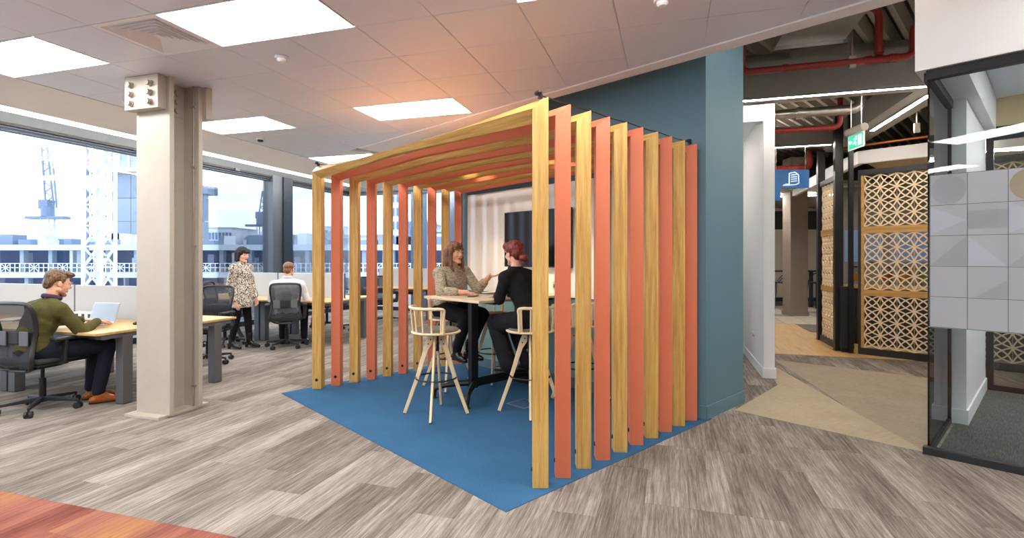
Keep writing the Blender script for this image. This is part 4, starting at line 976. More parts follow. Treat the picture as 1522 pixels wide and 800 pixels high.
def head_prims(mb, c, F, sc=1.0, male=True):
    c = Vector(c); X = lambda x, y, z: c + F @ V(x, y, z) * sc; e = lambda p, r: mb.ell(X(*p), tuple(v * sc for v in r), F)
    k = lambda a, ra, b, rb: mb.cap(X(*a), ra * sc, X(*b), rb * sc, 10)
    e((0, -.012, .035), (.074, .094, .083)); e((0, .030, -.02), (.064, .066, .088))
    j = 1.06 if male else .94
    for s in (-1, 1):
        k((s * .052 * j, .0, -.065), .020, (s * .014, .074, -.100), .019)          # jaw line
        e((s * .038, .066, -.028), (.024, .024, .024))                                # cheek
        k((s * .018, .090, .026), .010, (s * .050, .070, .024), .010)                # brow
        e((s * .074, -.010, -.012), (.010, .020, .031))                               # ear
    k((0, .088, .018), .009, (0, .107, -.022), .0125)                                # nose
    for s in (-1, 1): k((s * .011, .095, -.026), .008, (0, .106, -.024), .010)
    k((-.018, .085, -.060), .0085, (.018, .085, -.060), .0085); k((0, .078, -.100), .018, (0, .074, -.094), .018)
def face_parts(par, c, F, lipc, eyec, sc=1.0, glasses=None):
    c = Vector(c); X = lambda x, y, z: c + F @ V(x, y, z) * sc
    for s in (-1, 1):
        ey = MB().ell(X(s * .031, .075, .006), .0108 * sc).build('eye', M['eyewhite'], par, smooth=True)
        MB().ell(X(s * .0315, .0835, .006), (.0062 * sc, .004 * sc, .006 * sc), F).build('iris', eyec, ey, smooth=True)
        MB().tube(smooth_path([X(s * .014, .098, .026), X(s * .032, .094, .034), X(s * .050, .080, .028)], 4), .0035 * sc, 6).build('eyebrow', eyec, par, smooth=True)
    MB().tube(smooth_path([X(-.024, .083, -.061), X(-.008, .0965, -.055), X(0, .0955, -.057), X(.008, .0965, -.055), X(.024, .083, -.061)], 3), .0045 * sc, 6).ell(X(0, .091, -.067), (.017 * sc, .006 * sc, .0055 * sc), F).build('lips', lipc, par, smooth=True)
M['eyewhite'] = pbr('eye_white', 'd3cac1', .3)
M['iris'] = pbr('dark_brown_eyes', '35261c', .3)
def limbs(mb, J, r):
    for s in ('L', 'R'):
        sh, el, wr = J['sh' + s], J['el' + s], J['wr' + s]
        mb.cap(sh, r['sh'], el, r['el'], 14); mb.cap(el, r['el'], wr, r['wr'], 14)
        if 'inset' in r: pass
def legs(mb, J, r):
    for s in ('L', 'R'):
        mb.cap(J['hip' + s], r['hip'], J['kn' + s], r['kn'], 14)
        a = Vector(J['kn' + s]).lerp(Vector(J['an' + s]), .3); d = (Vector(J['kn' + s]) - Vector(J['hip' + s]))
        mb.cap(J['kn' + s], r['kn'], a, r['calf'], 14); mb.cap(a, r['calf'], J['an' + s], r['an'], 14)
def torso(mb, J, w, dpt, grow=0.0, hips=1.0, F=None, low=.03):
    """stack of ellipsoids from pelvis to shoulders"""
    pe, wa, ch, nk = (Vector(J[k]) for k in ('pelvis', 'waist', 'chest', 'neck'))
    ax = (Vector(J['shR']) - Vector(J['shL'])).normalized(); up = (nk - pe).normalized(); f = up.cross(ax).normalized(); Fm = Matrix((ax, f, up)).transposed(); Fp = Matrix((V(1, 0, 0), V(0, 1, 0), V(0, 0, 1))).transposed()
    g = grow
    mb.ell(pe, (w * .92 * hips + g, dpt * 1.05 + g, .12 + g), Fp); mb.ell(pe.lerp(wa, .5), (w * .84 * hips + g, dpt * .98 + g, .12 + g), Fm)
    mb.ell(wa, (w * .80 + g, dpt * .92 + g, .13 + g), Fm); mb.ell(wa.lerp(ch, .5), (w * .88 + g, dpt * .98 + g, .14 + g), Fm); mb.ell(ch, (w * .95 + g, dpt * 1.0 + g, .14 + g), Fm)
    for s in ('L', 'R'):
        mb.cap(nk - up * low, .055 + g, J['sh' + s], .058 + g, 14); mb.cap(ch + up * .05, dpt * .8 + g, Vector(J['sh' + s]) - up * .03, .05 + g, 14)
def body(J, par_name, label, loc, rz, skin, F, hands, w=.165, dpt=.105, male=True, sc=1.0, feet=True, aw=1.0):
    mb = MB(); torso(mb, J, w - .012, dpt - .012)
    limbs(mb, J, {'sh': .046 * aw, 'el': .038 * aw, 'wr': .026 * aw}); legs(mb, J, {'hip': .075, 'kn': .052, 'calf': .050, 'an': .034})
    hd = Vector(J['head']); mb.cap(Vector(J['neck']) - V(0, 0, .03), .056 * sc, hd + F @ V(0, -.022, -.05), .050 * sc, 14)
    head_prims(mb, hd, F, sc, male)
    for s, th in (('L', 1), ('R', -1)):
        if s in hands: d, n, curl, k = hands[s]; hand(mb, J['wr' + s], d, n, th * hands.get('sgn', 1), curl, k)
        mb.cap(J['an' + s] - V(0, 0, .03), .026, Vector(J['toe' + s]), .018, 10)
    o = blob(mb, par_name, skin, None, .0052, 3, .5); o.location = loc; o.rotation_euler = (0, 0, rz); tag(o, label, 'person'); return o
def shoe(par, J, s, mat, sole, heel=0.0, boot=0.0):
    a, t = Vector(J['an' + s]), Vector(J['toe' + s]); d = (t - a); d.z = 0; d.normalize(); up = V(0, 0, 1)
    fd = (t - V(a.x, a.y, t.z)); ln = fd.length; fz = t.z - .028
    b = V(a.x, a.y, fz)
    mb = MB(); mb.cap(b - d * .045 + up * (.036 + heel), .034, b + d * .04 + up * (.040 + heel * .8), .036).cap(b + d * .03 + up * (.036 + heel * .6), .036, b + d * (ln + .0) + up * .030, .031).ell(b + d * (ln + .02) + up * .027, (.028, .028, .022))
    mb.cap(a - up * .02, .040, b + d * .0 + up * (.05 + heel), .042)
    mb.cap(a - up * .03, .038, b + d * ln * .55 + up * .036, .035)
    if boot: mb.cap(a - up * .02, .046, a + up * boot, .050)
    o = blob(mb, 'shoe', mat, par, .006, 3)
    so = MB(); s_ = V(-d.y, d.x, 0)
    pts = [b + d * x + s_ * y for x, y in ((-.075, -.02), (-.06, -.034), (.02, -.034), (ln * .8, -.041), (ln + .035, -.022), (ln + .046, 0), (ln + .035, .022), (ln * .8, .041), (.02, .034), (-.06, .034), (-.075, .02))]
    so.loft([[p + up * (.004 + heel * max(0, 1 - (p - b).dot(d) / max(ln * .6, .01)) if heel else .004) for p in pts], [p + up * (.014 + heel * max(0, 1 - (p - b).dot(d) / max(ln * .6, .01)) if heel else .014) for p in pts]]).build('sole', sole, o)
    if heel: MB().cyl(b - d * .045 + up * .002, b - d * .045 + up * (.012 + heel), .022, .028, 12).build('heel', sole, o)
    return o
def cloth(name, col, rough=.9, var=.05, vs_=25, bump=.15, bs=180): return pbr(name, col, rough, 0, .2, var, vs_, bump, bs)
M['leather'] = pbr('tan_leather', '9a4f1d', .3, var=.15, vscale=30); M['sole'] = pbr('dark_sole', '221a15', .7); M['bleather'] = pbr('black_leather', '141313', .22)
def skin(name, col):
    m = pbr(name, col, .5, var=.05, vscale=14); b = m.node_tree.nodes['Principled BSDF']; b.inputs['Subsurface Weight'].default_value = .08; b.inputs['Subsurface Radius'].default_value = (.02, .008, .004); return m
def hair_mat(name, a, b, c):
    k = N(name); mp = k.coord('Object', (70, 70, 9)); f = k.noise(mp, 1, 4, .6); k.l(k.ramp(f, [(.3, a), (.5, b), (.72, c)]), k.b.inputs['Base Color'])
    k.b.inputs['Roughness'].default_value = .38; k.bump(f, .7, .01); return k.m
def sleeves(mb, J, a, b, c, end=1.0, endL=None):
    for s in ('L', 'R'):
        sh, el, wr = (Vector(J[k + s]) for k in ('sh', 'el', 'wr')); e_ = endL if (s == 'L' and endL is not None) else end
        mb.cap(sh, a, el, b, 14); mb.cap(el, b, el.lerp(wr, e_), c, 14)
def cuff(par, J, mat, r, end=1.0, name='cuff', endL=None):
    for s in ('L', 'R'):
        el, wr = Vector(J['el' + s]), Vector(J['wr' + s]); e_ = endL if (s == 'L' and endL is not None) else end; c = el.lerp(wr, e_); d = (wr - el).normalized()
        MB().cyl(c - d * .015, c + d * .028, r, r * .96, 16).build(name, mat, par, smooth=True, bevel=.004)
Vs = lambda d: {k: Vector(v) for k, v in d.items()}
# ---------------------------------------------------------------- man in the green jumper at the near desk
J = Vs(dict(pelvis=(0, -.06, .60), waist=(0, -.05, .75), chest=(0, .02, .90), neck=(0, .075, 1.035), shL=(-.185, .05, .965), shR=(.185, .04, .955), elL=(-.25, .22, .80), elR=(.275, .17, .735), wrL=(-.13, .45, .800), wrR=(.10, .43, .795),
            hipL=(-.09, -.04, .57), hipR=(.09, -.04, .57), knL=(.02, .47, .565), knR=(.27, .42, .575), anL=(.02, .43, .125), anR=(.25, .34, .125), toeL=(.06, .58, .030), toeR=(.34, .47, .030), head=(.005, .135, 1.195)))
F = hframe((.18, 1, -.30), (0, .25, 1)); sk1 = skin('fair_skin', 'd8a184')
p = body(J, 'person', 'man in a dark green jumper and navy trousers, typing on a laptop at the left', G(-5.66, 3.38), RG, sk1, F, {'L': ((.35, 1, -.12), (0, .1, -1), .45, 1.0), 'R': ((-.30, 1, -.10), (0, .1, -1), .5, 1.0)}, .18, .115)
face_parts(p, J['head'], F, pbr('lips_pink', 'b8776a', .5), M['iris'])
green = cloth('dark_green_wool', '4c4826', vs_=40, bs=240); navy_c = cloth('navy_cotton', '1a1c28')
mb = MB(); torso(mb, J, .182, .122, .012); sleeves(mb, J, .066, .056, .042, .93)
sh_ = blob(mb, 'jumper', green, p, .009, 5, .5, .014, .09); cuff(sh_, J, green, .041, .9)
mb = MB(); legs(mb, J, {'hip': .105, 'kn': .072, 'calf': .066, 'an': .058}); mb.ell(J['pelvis'] + V(0, 0, -.03), (.178, .14, .12)); blob(mb, 'trousers', navy_c, p, .009, 5, .5, .012, .1)
for s in 'LR':
    sh = shoe(p, J, s, M['leather'], M['sole']); MB().cap(J['an' + s] + V(0, 0, .07), .040, J['an' + s] - V(0, 0, .03), .038).build('sock', navy_c, p, smooth=True)
    a = J['an' + s]; t_ = J['toe' + s]; d = (t_ - V(a.x, a.y, t_.z)).normalized(); q = V(a.x, a.y, .075) + d * .07; sd = V(-d.y, d.x, 0)
    lc = MB()
    for i in range(3): lc.cyl(q + d * i * .016 - sd * .022 - V(0, 0, i * .006), q + d * i * .016 + sd * .022 - V(0, 0, i * .006), .003, n=6)
    lc.build('lace', M['sole'], sh)
colr = cloth('check_collar', '4a3550', var=.3, vs_=60)
nkv = J['neck']; MB().tube([nkv + V(math.cos(a) * .068, math.sin(a) * .070 + .012, .030 - .022 * math.sin(a)) for a in [2 * math.pi * i / 20 for i in range(20)]], .019, 8, True, .55).build('collar', colr, p, smooth=True)
hm = hair_mat('brown_hair', '3a2616', '5b3f25', '86623d'); hd = J['head']; X = lambda x, y, z: hd + F @ V(x, y, z)
mb = MB(); mb.ell(X(0, -.026, .050), (.084, .097, .084), F); mb.ell(X(0, .030, .098), (.068, .058, .036), F); mb.ell(X(0, -.075, -.005), (.066, .040, .068), F); mb.cap(X(-.05, .06, .096), .024, X(.045, .072, .098), .026)
for s in (-1, 1): mb.cap(X(s * .074, .005, .04), .014, X(s * .074, -.0, -.012), .008)
blob(mb, 'hair', hm, p, .006, 3, .5, .012, .022)
bd = MB(); bd.cap(X(-.05, .02, -.075), .021, X(-.016, .073, -.101), .0205); bd.cap(X(.05, .02, -.075), .021, X(.016, .073, -.101), .0205); bd.cap(X(-.016, .073, -.101), .020, X(.016, .073, -.101), .020); blob(bd, 'beard', pbr('stubble', 'a3755a', .8), p, .005, 2)
gl = MB()
for s in (-1, 1):
    gl.torus(X(s * .031, .100, .005), .021, .0016, 20, 6, F @ Matrix.Rotation(R(90), 3, 'X')); gl.cyl(X(s * .052, .098, .008), X(s * .078, -.01, .008), .0016, n=6)
gl.cyl(X(-.010, .102, .008), X(.010, .102, .008), .0016, n=6); gl.build('glasses', M['chrome'], p)
# ---------------------------------------------------------------- standing woman in the leopard tunic
J = Vs(dict(pelvis=(0, .0, .88), waist=(0, .0, 1.02), chest=(0, .0, 1.18), neck=(0, -.01, 1.335), shL=(-.165, .0, 1.27), shR=(.165, -.01, 1.265), elL=(-.215, .02, 1.0), elR=(.21, -.05, .99), wrL=(-.17, .12, .80), wrR=(.20, .05, .765),
            hipL=(-.075, .0, .86), hipR=(.075, .0, .86), knL=(-.085, .05, .47), knR=(.08, -.03, .47), anL=(-.09, .07, .125), anR=(.085, -.11, .125), toeL=(-.10, .21, .030), toeR=(.10, .03, .030), head=(.0, .02, 1.485)))
F = hframe((.15, 1, -.16), (0, .15, 1)); sk2 = skin('light_skin', 'dcaa92')
p = body(J, 'person', 'standing woman in a leopard print tunic, black leggings and black heeled boots', G(-6.50, 6.62), RG - R(90) + .12, sk2, F, {'L': ((.1, .4, -1), (1, 0, 0), .5, .92), 'R': ((0, .25, -1), (-1, .2, 0), .5, .92)}, .142, .095, False, .95, aw=.9)
face_parts(p, J['head'], F, pbr('lips_rose', 'a8564e', .45), M['iris'], .95)
k = N('leopard_print'); mp = k.coord('Object'); vo = k.n('TexVoronoi', feature='F1'); vo.inputs['Scale'].default_value = 56; nz = k.n('TexNoise'); nz.inputs['Scale'].default_value = 26; mx = k.n('MixRGB'); mx.inputs[0].default_value = .09
k.l(mp, nz.inputs['Vector']); k.l(mp, mx.inputs[1]); k.l(nz.outputs['Color'], mx.inputs[2]); k.l(mx.outputs[0], vo.inputs['Vector'])
k.l(k.ramp(vo.outputs['Distance'], [(.0, '7d5f43'), (.20, '6a4c35'), (.27, '15110f'), (.46, '1b1512'), (.54, 'cdc3b2'), (.75, 'd6ccbb')]), k.b.inputs['Base Color']); k.b.inputs['Roughness'].default_value = .8; leo = k.m
for n_ in k.t.nodes:
    if n_.type == 'VALTORGB': n_.color_ramp.interpolation = 'LINEAR'
mb = MB(); torso(mb, J, .150, .105, .016); sleeves(mb, J, .058, .056, .050, .88)
mb.loft([[V(math.cos(a) * rx, math.sin(a) * ry, z) for a in [2 * math.pi * i / 24 for i in range(24)]] for z, rx, ry in ((.655, .198, .155), (.78, .192, .150), (.95, .172, .130), (1.10, .155, .115))])
tu = blob(mb, 'tunic', leo, p, .009, 5, .5, .016, .10)
MB().torus(J['neck'] + V(0, .005, .02), .060, .016, 24, 8).build('neckband', leo, tu, smooth=True)
blk = cloth('black_leggings', '111113', .75)
mb = MB(); legs(mb, J, {'hip': .085, 'kn': .060, 'calf': .058, 'an': .042}); mb.ell(J['pelvis'], (.15, .12, .12)); blob(mb, 'leggings', blk, p, .008, 4)
for s in 'LR': shoe(p, J, s, M['bleather'], M['sole'], .045, .10)
hm = hair_mat('black_hair', '0d0b0c', '1a1617', '2f2a2b'); hm.node_tree.nodes['Principled BSDF'].inputs['Roughness'].default_value = .7; hd = J['head']; X = lambda x, y, z: hd + F @ V(x, y, z) * .95
mb = MB(); mb.ell(X(0, -.018, .045), (.090, .104, .090), F); mb.cap(X(-.04, .082, .052), .024, X(.04, .082, .052), .024); mb.cap(X(-.05, .06, .075), .03, X(.05, .06, .075), .03)
for s in (-1, 1): mb.cap(X(s * .078, .0, .03), .028, X(s * .076, -.005, -.09), .024); mb.cap(X(s * .06, -.06, .03), .045, X(s * .058, -.055, -.10), .032)
mb.cap(X(0, -.09, .02), .04, X(0, -.08, -.10), .035); blob(mb, 'hair', hm, p, .006, 3, .5, .008, .02)
# ---------------------------------------------------------------- man in the white shirt, from behind
J = Vs(dict(pelvis=(0, -.07, .60), waist=(0, -.08, .76), chest=(0, -.03, .93), neck=(0, .01, 1.085), shL=(-.20, .0, 1.0), shR=(.20, .0, 1.0), elL=(-.27, .08, .76), elR=(.275, .10, .76), wrL=(-.18, .30, .765), wrR=(.20, .30, .765),
            hipL=(-.09, -.04, .57), hipR=(.09, -.04, .57), knL=(-.16, .40, .56), knR=(.18, .40, .56), anL=(-.14, .30, .125), anR=(.20, .28, .125), toeL=(-.15, .45, .030), toeR=(.22, .43, .030), head=(.01, .045, 1.245)))
F = hframe((.12, 1, -.10), (0, .1, 1))
p = body(J, 'person', 'man in a white shirt sitting at the middle desk, seen from behind', G(-5.90, 6.95), .20, sk1, F, {'L': ((.3, 1, -.2), (0, 0, -1), .5, 1), 'R': ((-.3, 1, -.2), (0, 0, -1), .5, 1)}, .185, .115)
face_parts(p, J['head'], F, pbr('lips_pale', 'b8776a', .5), M['iris'])
wsh = cloth('white_cotton', 'd9d8dc', .8, .02, 20, .1); mb = MB(); torso(mb, J, .19, .122, .014); sleeves(mb, J, .070, .060, .048, .95); s_ = blob(mb, 'shirt', wsh, p, .009, 4, .5, .018, .10); cuff(s_, J, wsh, .044, .93)
MB().tube([J['neck'] + V(math.cos(a) * .070, math.sin(a) * .068 + .008, .030 - .012 * math.sin(a)) for a in [2 * math.pi * i / 20 for i in range(20)]], .018, 8, True, .5).build('collar', wsh, s_, smooth=True)
mb = MB(); legs(mb, J, {'hip': .10, 'kn': .072, 'calf': .066, 'an': .056}); mb.ell(J['pelvis'] + V(0, 0, -.03), (.175, .14, .12)); blob(mb, 'trousers', navy_c, p, .009, 4)
for s in 'LR': shoe(p, J, s, M['bleather'], M['sole'])
hm = hair_mat('short_ginger_hair', '5a3a24', '77502f', '97693f'); hd = J['head']; X = lambda x, y, z: hd + F @ V(x, y, z)
mb = MB(); mb.ell(X(0, -.022, .046), (.081, .094, .080), F); mb.ell(X(0, -.072, -.01), (.062, .034, .062), F); mb.cap(X(-.045, .055, .088), .022, X(.045, .055, .088), .022); blob(mb, 'hair', hm, p, .006, 3, .5, .007, .02)
# ---------------------------------------------------------------- woman in the knitted jumper (faces across the table)
J = Vs(dict(pelvis=(0, -.04, .90), waist=(0, -.02, 1.04), chest=(0, .04, 1.19), neck=(0, .06, 1.345), shL=(-.175, .06, 1.275), shR=(.175, .05, 1.27), elL=(-.25, .20, 1.09), elR=(.255, .20, 1.075), wrL=(-.26, .40, 1.235), wrR=(.06, .385, 1.075),
            hipL=(-.09, -.02, .86), hipR=(.09, -.02, .86), knL=(-.12, .42, .83), knR=(.10, .42, .82), anL=(-.07, .27, .445), anR=(.09, .25, .445), toeL=(-.10, .41, .362), toeR=(.10, .39, .362), head=(.0, .10, 1.495)))
J['wrL'] = Vector((-.20, .45, 1.235))
F = hframe((-.05, 1, -.06), (0, .05, 1)); sk3 = skin('warm_skin', 'd9a283')
p = body(J, 'person', 'long-haired woman in a beige knitted jumper gesturing across the high table', V(-.70, 5.80, 0), fb, sk3, F, {'L': ((-.10, 1, .12), (.1, -.1, 1), .25, .92), 'R': ((-.85, .5, -.15), (0, 0, -1), .6, .92)}, .165, .115, False, .97)
face_parts(p, J['head'], F, pbr('lips_red', '9c3a34', .4), M['iris'], .97)
k = N('beige_knit'); mp = k.coord('Object', (38, 38, 130)); f = k.noise(mp, 1, 2, .7); k.l(k.ramp(f, [(.35, '7f7260'), (.55, 'b0a48e'), (.72, 'cdc2ad')]), k.b.inputs['Base Color']); k.b.inputs['Roughness'].default_value = .95; k.bump(f, .9, .012); knit = k.m
mb = MB(); torso(mb, J, .176, .128, .016, low=.075); sleeves(mb, J, .063, .060, .050, .55, .50); mb.ell(J['pelvis'] + V(0, 0, .03), (.20, .155, .10))
tu = blob(mb, 'jumper', knit, p, .009, 5, .5, .016, .09); cuff(tu, J, knit, .049, .52, 'cuff', .48)
MB().tube([J['neck'] + V(math.cos(a) * .082, math.sin(a) * .085 + .020, -.018 - .035 * math.sin(a)) for a in [2 * math.pi * i / 22 for i in range(22)]], .013, 8, True).build('neckband', knit, tu, smooth=True)
blk2 = cloth('black_trousers', '141416', .85); mb = MB(); legs(mb, J, {'hip': .112, 'kn': .078, 'calf': .068, 'an': .048}); mb.ell(J['pelvis'] + V(0, 0, -.03), (.19, .15, .10)); blob(mb, 'trousers', blk2, p, .009, 4, .5, .010, .1)
for s in 'LR': shoe(p, J, s, M['bleather'], M['sole'], .02, .07)
hm = hair_mat('auburn_hair', '3c2412', '694222', '9a6c3c'); hd = J['head']; X = lambda x, y, z: hd + F @ V(x, y, z) * .97
mb = MB(); mb.ell(X(0, -.022, .045), (.088, .104, .088), F); mb.cap(X(-.02, .07, .085), .025, X(.03, .07, .085), .025)
for s in (-1, 1):
    mb.cap(X(s * .074, .028, .05), .022, X(s * .084, .022, -.05), .022); mb.cap(X(s * .084, .022, -.05), .022, X(s * .088, .045, -.15), .020)
    mb.cap(X(s * .070, -.03, .02), .045, X(s * .082, -.035, -.13), .034); mb.cap(X(s * .05, -.075, .02), .045, X(s * .06, -.08, -.15), .036)
    mb.cap(X(s * .088, .03, -.14), .022, X(s * .075, .075, -.20), .014)
mb.cap(X(0, -.09, .02), .04, X(0, -.09, -.16), .035); blob(mb, 'hair', hm, p, .006, 4, .5, .008, .025)
# ---------------------------------------------------------------- woman in black with red hair, from behind
J = Vs(dict(pelvis=(0, .0, .89), waist=(0, .05, 1.03), chest=(0, .13, 1.17), neck=(0, .20, 1.325), shL=(-.165, .17, 1.25), shR=(.165, .17, 1.25), elL=(-.20, .21, 1.045), elR=(.205, .21, 1.045), wrL=(-.07, .41, 1.075), wrR=(.09, .41, 1.075),
            hipL=(-.085, .0, .85), hipR=(.085, .0, .85), knL=(-.10, .40, .80), knR=(.12, .38, .80), anL=(-.08, .22, .42), anR=(.10, .12, .44), toeL=(-.10, .36, .355), toeR=(.13, .27, .37), head=(.0, .235, 1.485)))
F = hframe((.10, 1, -.10), (0, .1, 1))
p = body(J, 'person', 'woman in black clothes with red hair in a low bun, seen from behind', V(.17, 4.85, 0), fa - .06, sk2, F, {'L': ((.5, .8, -.1), (0, 0, -1), .7, .9), 'R': ((-.5, .8, -.1), (0, 0, -1), .7, .9)}, .150, .10, False, .95, aw=.9)
face_parts(p, J['head'], F, pbr('lips_coral', 'b2625a', .45), M['iris'], .95)
bt_ = cloth('black_jersey', '131214', .85, .1, 10); mb = MB(); torso(mb, J, .156, .108, .013); sleeves(mb, J, .060, .052, .036, .97)
tp = blob(mb, 'top', bt_, p, .009, 5, .5, .012, .10); cuff(tp, J, bt_, .034, .95)
MB().torus(J['neck'] + V(0, .01, .015), .060, .018, 24, 8).build('collar', bt_, tp, smooth=True)
tr_ = cloth('black_wide_trousers', '17161a', .9); mb = MB(); legs(mb, J, {'hip': .112, 'kn': .085, 'calf': .085, 'an': .088}); mb.ell(J['pelvis'] + V(0, 0, -.02), (.18, .145, .11)); mb.ell(J['pelvis'] + V(0, 0, .06), (.165, .13, .09)); blob(mb, 'trousers', tr_, p, .009, 4, .5, .014, .1)
for s in 'LR': shoe(p, J, s, M['bleather'], M['sole'], .015, .10)
hm = hair_mat('red_hair', '3d0f0c', '6e1c14', '9a3a1c'); hd = J['head']; X = lambda x, y, z: hd + F @ V(x, y, z) * .95
mb = MB(); mb.ell(X(0, -.020, .045), (.087, .102, .088), F); mb.cap(X(-.05, .066, .075), .032, X(.045, .070, .080), .034); mb.cap(X(-.03, .085, .095), .03, X(.03, .088, .098), .03); mb.ell(X(0, -.075, -.005), (.070, .045, .070), F)
ha = blob(mb, 'hair', hm, p, .006, 3, .5, .008, .02)
mb = MB(); mb.ell(X(.02, -.135, -.055), (.048, .042, .042), F); mb.ell(X(.035, -.15, -.075), (.035, .03, .032), F); blob(mb, 'bun', hm, ha, .006, 2, .5, .010, .02)
MB().torus(X(.012, -.112, -.04), .026, .008, 18, 6, F @ Matrix.Rotation(R(75), 3, 'X')).build('hair_tie', M['blackp'], ha, smooth=True)
# ================================================================ OUTSIDE: the building site and the town, at their real distance
def px(x, Y, y): return V((x - 761) / 770 * Y, Y, 1.45 + (382 - y) * Y / 770)
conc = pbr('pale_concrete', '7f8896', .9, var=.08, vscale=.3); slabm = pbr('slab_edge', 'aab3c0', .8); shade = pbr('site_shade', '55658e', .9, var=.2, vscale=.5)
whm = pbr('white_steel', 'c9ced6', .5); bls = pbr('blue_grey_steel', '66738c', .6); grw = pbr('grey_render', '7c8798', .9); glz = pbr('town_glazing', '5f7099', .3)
# building under construction
Y = 66
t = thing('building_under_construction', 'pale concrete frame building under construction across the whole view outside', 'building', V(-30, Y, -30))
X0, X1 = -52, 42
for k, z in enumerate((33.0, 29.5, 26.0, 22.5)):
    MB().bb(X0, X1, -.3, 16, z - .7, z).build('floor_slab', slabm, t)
for z in (29.5, 26.0, 22.5): MB().bb(X0 + 1, X1 - 1, 6, 6.3, z, z + 2.8).build('interior_shade', shade, t)  # dark sheets stand for the shade inside each floor
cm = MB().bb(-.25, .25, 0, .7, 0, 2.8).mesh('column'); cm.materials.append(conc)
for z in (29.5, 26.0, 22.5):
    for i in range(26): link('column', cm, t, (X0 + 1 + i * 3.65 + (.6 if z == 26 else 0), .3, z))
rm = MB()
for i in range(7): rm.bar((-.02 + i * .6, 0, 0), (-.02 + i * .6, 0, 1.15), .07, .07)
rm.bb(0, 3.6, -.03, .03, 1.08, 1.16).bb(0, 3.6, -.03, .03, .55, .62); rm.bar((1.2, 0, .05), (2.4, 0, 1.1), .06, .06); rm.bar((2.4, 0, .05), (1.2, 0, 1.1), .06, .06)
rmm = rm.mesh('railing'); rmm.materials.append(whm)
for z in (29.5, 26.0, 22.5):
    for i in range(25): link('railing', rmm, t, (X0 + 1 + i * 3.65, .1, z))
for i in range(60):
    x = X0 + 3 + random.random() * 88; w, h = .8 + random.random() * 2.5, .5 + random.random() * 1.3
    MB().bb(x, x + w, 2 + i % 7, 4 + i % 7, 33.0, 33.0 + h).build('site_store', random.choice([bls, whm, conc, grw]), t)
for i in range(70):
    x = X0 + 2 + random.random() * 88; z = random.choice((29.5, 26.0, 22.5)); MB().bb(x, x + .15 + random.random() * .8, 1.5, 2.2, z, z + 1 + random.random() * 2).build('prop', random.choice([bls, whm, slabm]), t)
# concrete core tower with jump form
Y = 84
t = thing('concrete_core', 'tall bare concrete lift core behind the white crane mast', 'building', V(0, Y, 0))
x0, x1 = px(166, Y, 0).x, px(283, Y, 0).x
pn = MB().bb(.03, 3.07, 0, .3, .03, 3.77).mesh('wall_panel'); pn.materials.append(conc)
MB().bb(x0, x1, .3, 4, -30, 26).build('core', conc, t)
for i in range(5):
    for j in range(9): link('wall_panel', pn, t, (x0 + i * 3.12, 0, -8 + j * 3.8))
tie = MB().bb(-.18, .18, -.08, 0, -.18, .18).mesh('tie_cap'); tie.materials.append(bls)
for i in range(5):
    for j in range(8): link('tie_cap', tie, t, (x0 + .8 + i * 3.12, 0, -6.6 + j * 3.8))
MB().bb(x0 - 1, x1 + 1, -1.2, -.9, 15.2, 15.7).build('walkway', pbr('walkway_yellow', 'b5aa78', .8), t)
for i in range(12): MB().bb(x0 - 1 + i * 1.5, x0 - .85 + i * 1.5, -1.2, -1.05, 15.7, 22).build('jump_form', whm, t)
MB().bb(x0 - 1, x1 + 1, -.9, -.5, 15.7, 22).build('jump_form_screen', grw, t)
MB().bb(x1 + 1.6, x1 + 3.6, -1.6, 1.5, 11.5, 15).build('hanging_platform', bls, t)
for i in range(4): MB().bb(x1 + 1.8 + i * .45, x1 + 1.92 + i * .45, -1.4, -1.2, 6.5 + i * .3, 11.5).build('hanger', bls, t)
# cranes
def lattice_mast(mb, x, w, z0, z1, step, th):
    hs = w / 2
    for sx in (-1, 1):
        for sy in (-1, 1): mb.bar((x + sx * hs, sy * hs, z0), (x + sx * hs, sy * hs, z1), th, th)
    n = int((z1 - z0) / step)
    for i in range(n):
        za, zb = z0 + i * step, z0 + (i + 1) * step
        for sy in (-1, 1):
            mb.bar((x - hs, sy * hs, za), (x + hs, sy * hs, zb), th * .6, th * .6); mb.bar((x + hs, sy * hs, za), (x - hs, sy * hs, zb), th * .6, th * .6)
            mb.bar((x - hs, sy * hs, zb), (x + hs, sy * hs, zb), th * .6, th * .6)
        for sx in (-1, 1): mb.bar((x + sx * hs, -hs, za), (x + sx * hs, hs, zb), th * .6, th * .6)
Y = 58
t = thing('tower_crane_mast', 'white lattice mast of a tower crane close outside, left of the column', 'crane', V(px(148, Y, 0).x, Y, 0))
m = MB(); lattice_mast(m, 0, 2.0, -25, 20, 2.3, .26); m.build('mast', whm, t)
MB().bb(-1.3, 1.3, -1.15, -1.05, 9.0, 10.4).build('collar', pbr('faded_red', 'c497a0', .7), t)
m = MB(); m.bar((-1.7, 0, -25), (-1.7, 0, 14), .12, .12); m.bar((-1.35, 0, -25), (-1.35, 0, 20), .2, .2); m.build('ladder', bls, t)
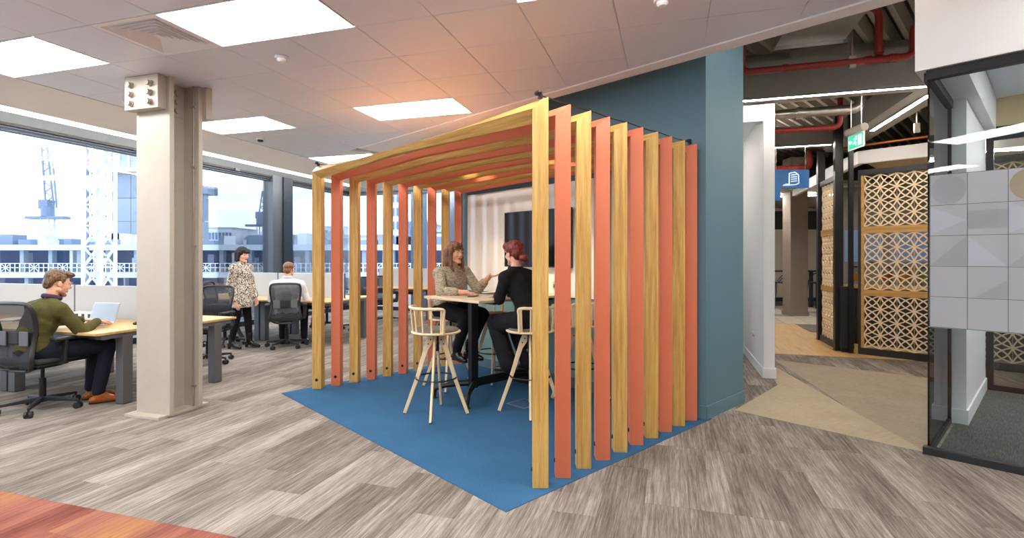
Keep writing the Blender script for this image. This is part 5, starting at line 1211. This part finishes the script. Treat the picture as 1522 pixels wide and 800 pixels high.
def luffing(lab, x, Y, ys, jib, sc=1.0):
    t = thing('tower_crane', lab, 'crane', V(px(x, Y, 0).x, Y, 0)); z = lambda y: px(x, Y, y).z; th = .22 * sc
    m = MB(); lattice_mast(m, 0, 1.3 * sc, -30, z(ys[0]), 2.2 * sc, th); m.build('mast', whm, t)
    MB().bb(-3.4 * sc, 3.4 * sc, -.8, .8, z(ys[0]), z(ys[0]) + .5 * sc).build('platform', bls, t)
    MB().cyl((0, 0, z(ys[0]) + .5), (0, 0, z(ys[0]) + 2.2 * sc), 1.0 * sc).bb(-1.0 * sc, .6, -.8, .8, z(ys[0]) + 1.8 * sc, z(ys[0]) + 3.4 * sc).build('cab', bls, t)
    m = MB(); a = V(.3, 0, z(ys[0]) + 3 * sc); b = V(jib[0], 0, z(jib[1]))
    for s in (-1, 1): m.bar(a + V(s * .7 * sc, 0, 0), b + V(s * .5 * sc, 0, 0), th, th)
    n = 11
    for i in range(n):
        p, q_ = a.lerp(b, i / n), a.lerp(b, (i + 1) / n); s = 1 if i % 2 else -1; m.bar(p + V(s * .7 * sc, 0, 0), q_ - V(s * .6 * sc, 0, 0), th * .7, th * .7)
    m.build('jib', bls, t)
    m = MB(); m.bar(b + V(.9 * sc, 0, 0), V(1.2 * sc, 0, z(ys[0]) + 8 * sc), th * .5, th * .5); m.bar(V(1.6 * sc, 0, z(ys[0]) + 2), V(1.0, 0, z(ys[0]) + 9 * sc), th, th); m.build('stay', bls, t)
luffing('grey luffing tower crane outside the left window with its jib raised', 71, 92, (326, 300), (-.6, 219))
luffing('distant grey tower crane beside the dark window mullion', 388, 150, (337, 320), (1.5, 268), 1.25)
# town blocks
def town(lab, xa, xb, yt, Y, nx, nz, mat, wm, name='town_building', roof=None, zb=-25):
    a, b = px(xa, Y, yt), px(xb, Y, yt)
    t = thing(name, lab, 'building', V((a.x + b.x) / 2, Y, 0)); w = b.x - a.x
    MB().bb(-w / 2, w / 2, 0, 14, zb, a.z).build('wall', mat, t)
    MB().bb(-w / 2 - .2, w / 2 + .2, -.2, 14.2, a.z, a.z + .4).build('parapet', slabm, t)
    pw, ph = w / nx * .55, 1.9; me = MB().bb(-pw / 2, pw / 2, -.25, .05, -ph / 2, ph / 2).mesh('window'); me.materials.append(wm)
    for i in range(nx):
        for j in range(nz): link('window', me, t, (-w / 2 + w / nx * (i + .5), 0, a.z - 2.0 - j * 3.3))
    if roof: MB().loft([[V(-w / 2, 0, a.z + .4), V(w / 2, 0, a.z + .4), V(0, 0, a.z + roof)], [V(-w / 2, 14, a.z + .4), V(w / 2, 14, a.z + .4), V(0, 14, a.z + roof)]]).build('roof', bls, t)
    return t
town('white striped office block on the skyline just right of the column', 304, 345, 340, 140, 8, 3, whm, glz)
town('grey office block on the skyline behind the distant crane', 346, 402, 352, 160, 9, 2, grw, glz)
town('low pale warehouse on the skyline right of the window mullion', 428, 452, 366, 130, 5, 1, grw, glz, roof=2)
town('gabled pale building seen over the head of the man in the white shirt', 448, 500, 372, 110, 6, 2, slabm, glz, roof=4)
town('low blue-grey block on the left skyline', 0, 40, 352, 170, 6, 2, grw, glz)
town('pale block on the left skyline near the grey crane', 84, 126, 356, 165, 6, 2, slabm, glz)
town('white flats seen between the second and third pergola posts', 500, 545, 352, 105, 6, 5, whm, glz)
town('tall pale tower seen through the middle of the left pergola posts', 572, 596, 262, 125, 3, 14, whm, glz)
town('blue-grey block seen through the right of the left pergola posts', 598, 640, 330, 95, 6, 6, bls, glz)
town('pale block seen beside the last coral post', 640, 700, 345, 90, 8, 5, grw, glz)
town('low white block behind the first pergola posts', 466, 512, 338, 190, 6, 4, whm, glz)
struct(MB().bb(-400, 400, 20, 900, -32, -30).build('ground_outside', pbr('town_ground', '9aa0a8', .95)))
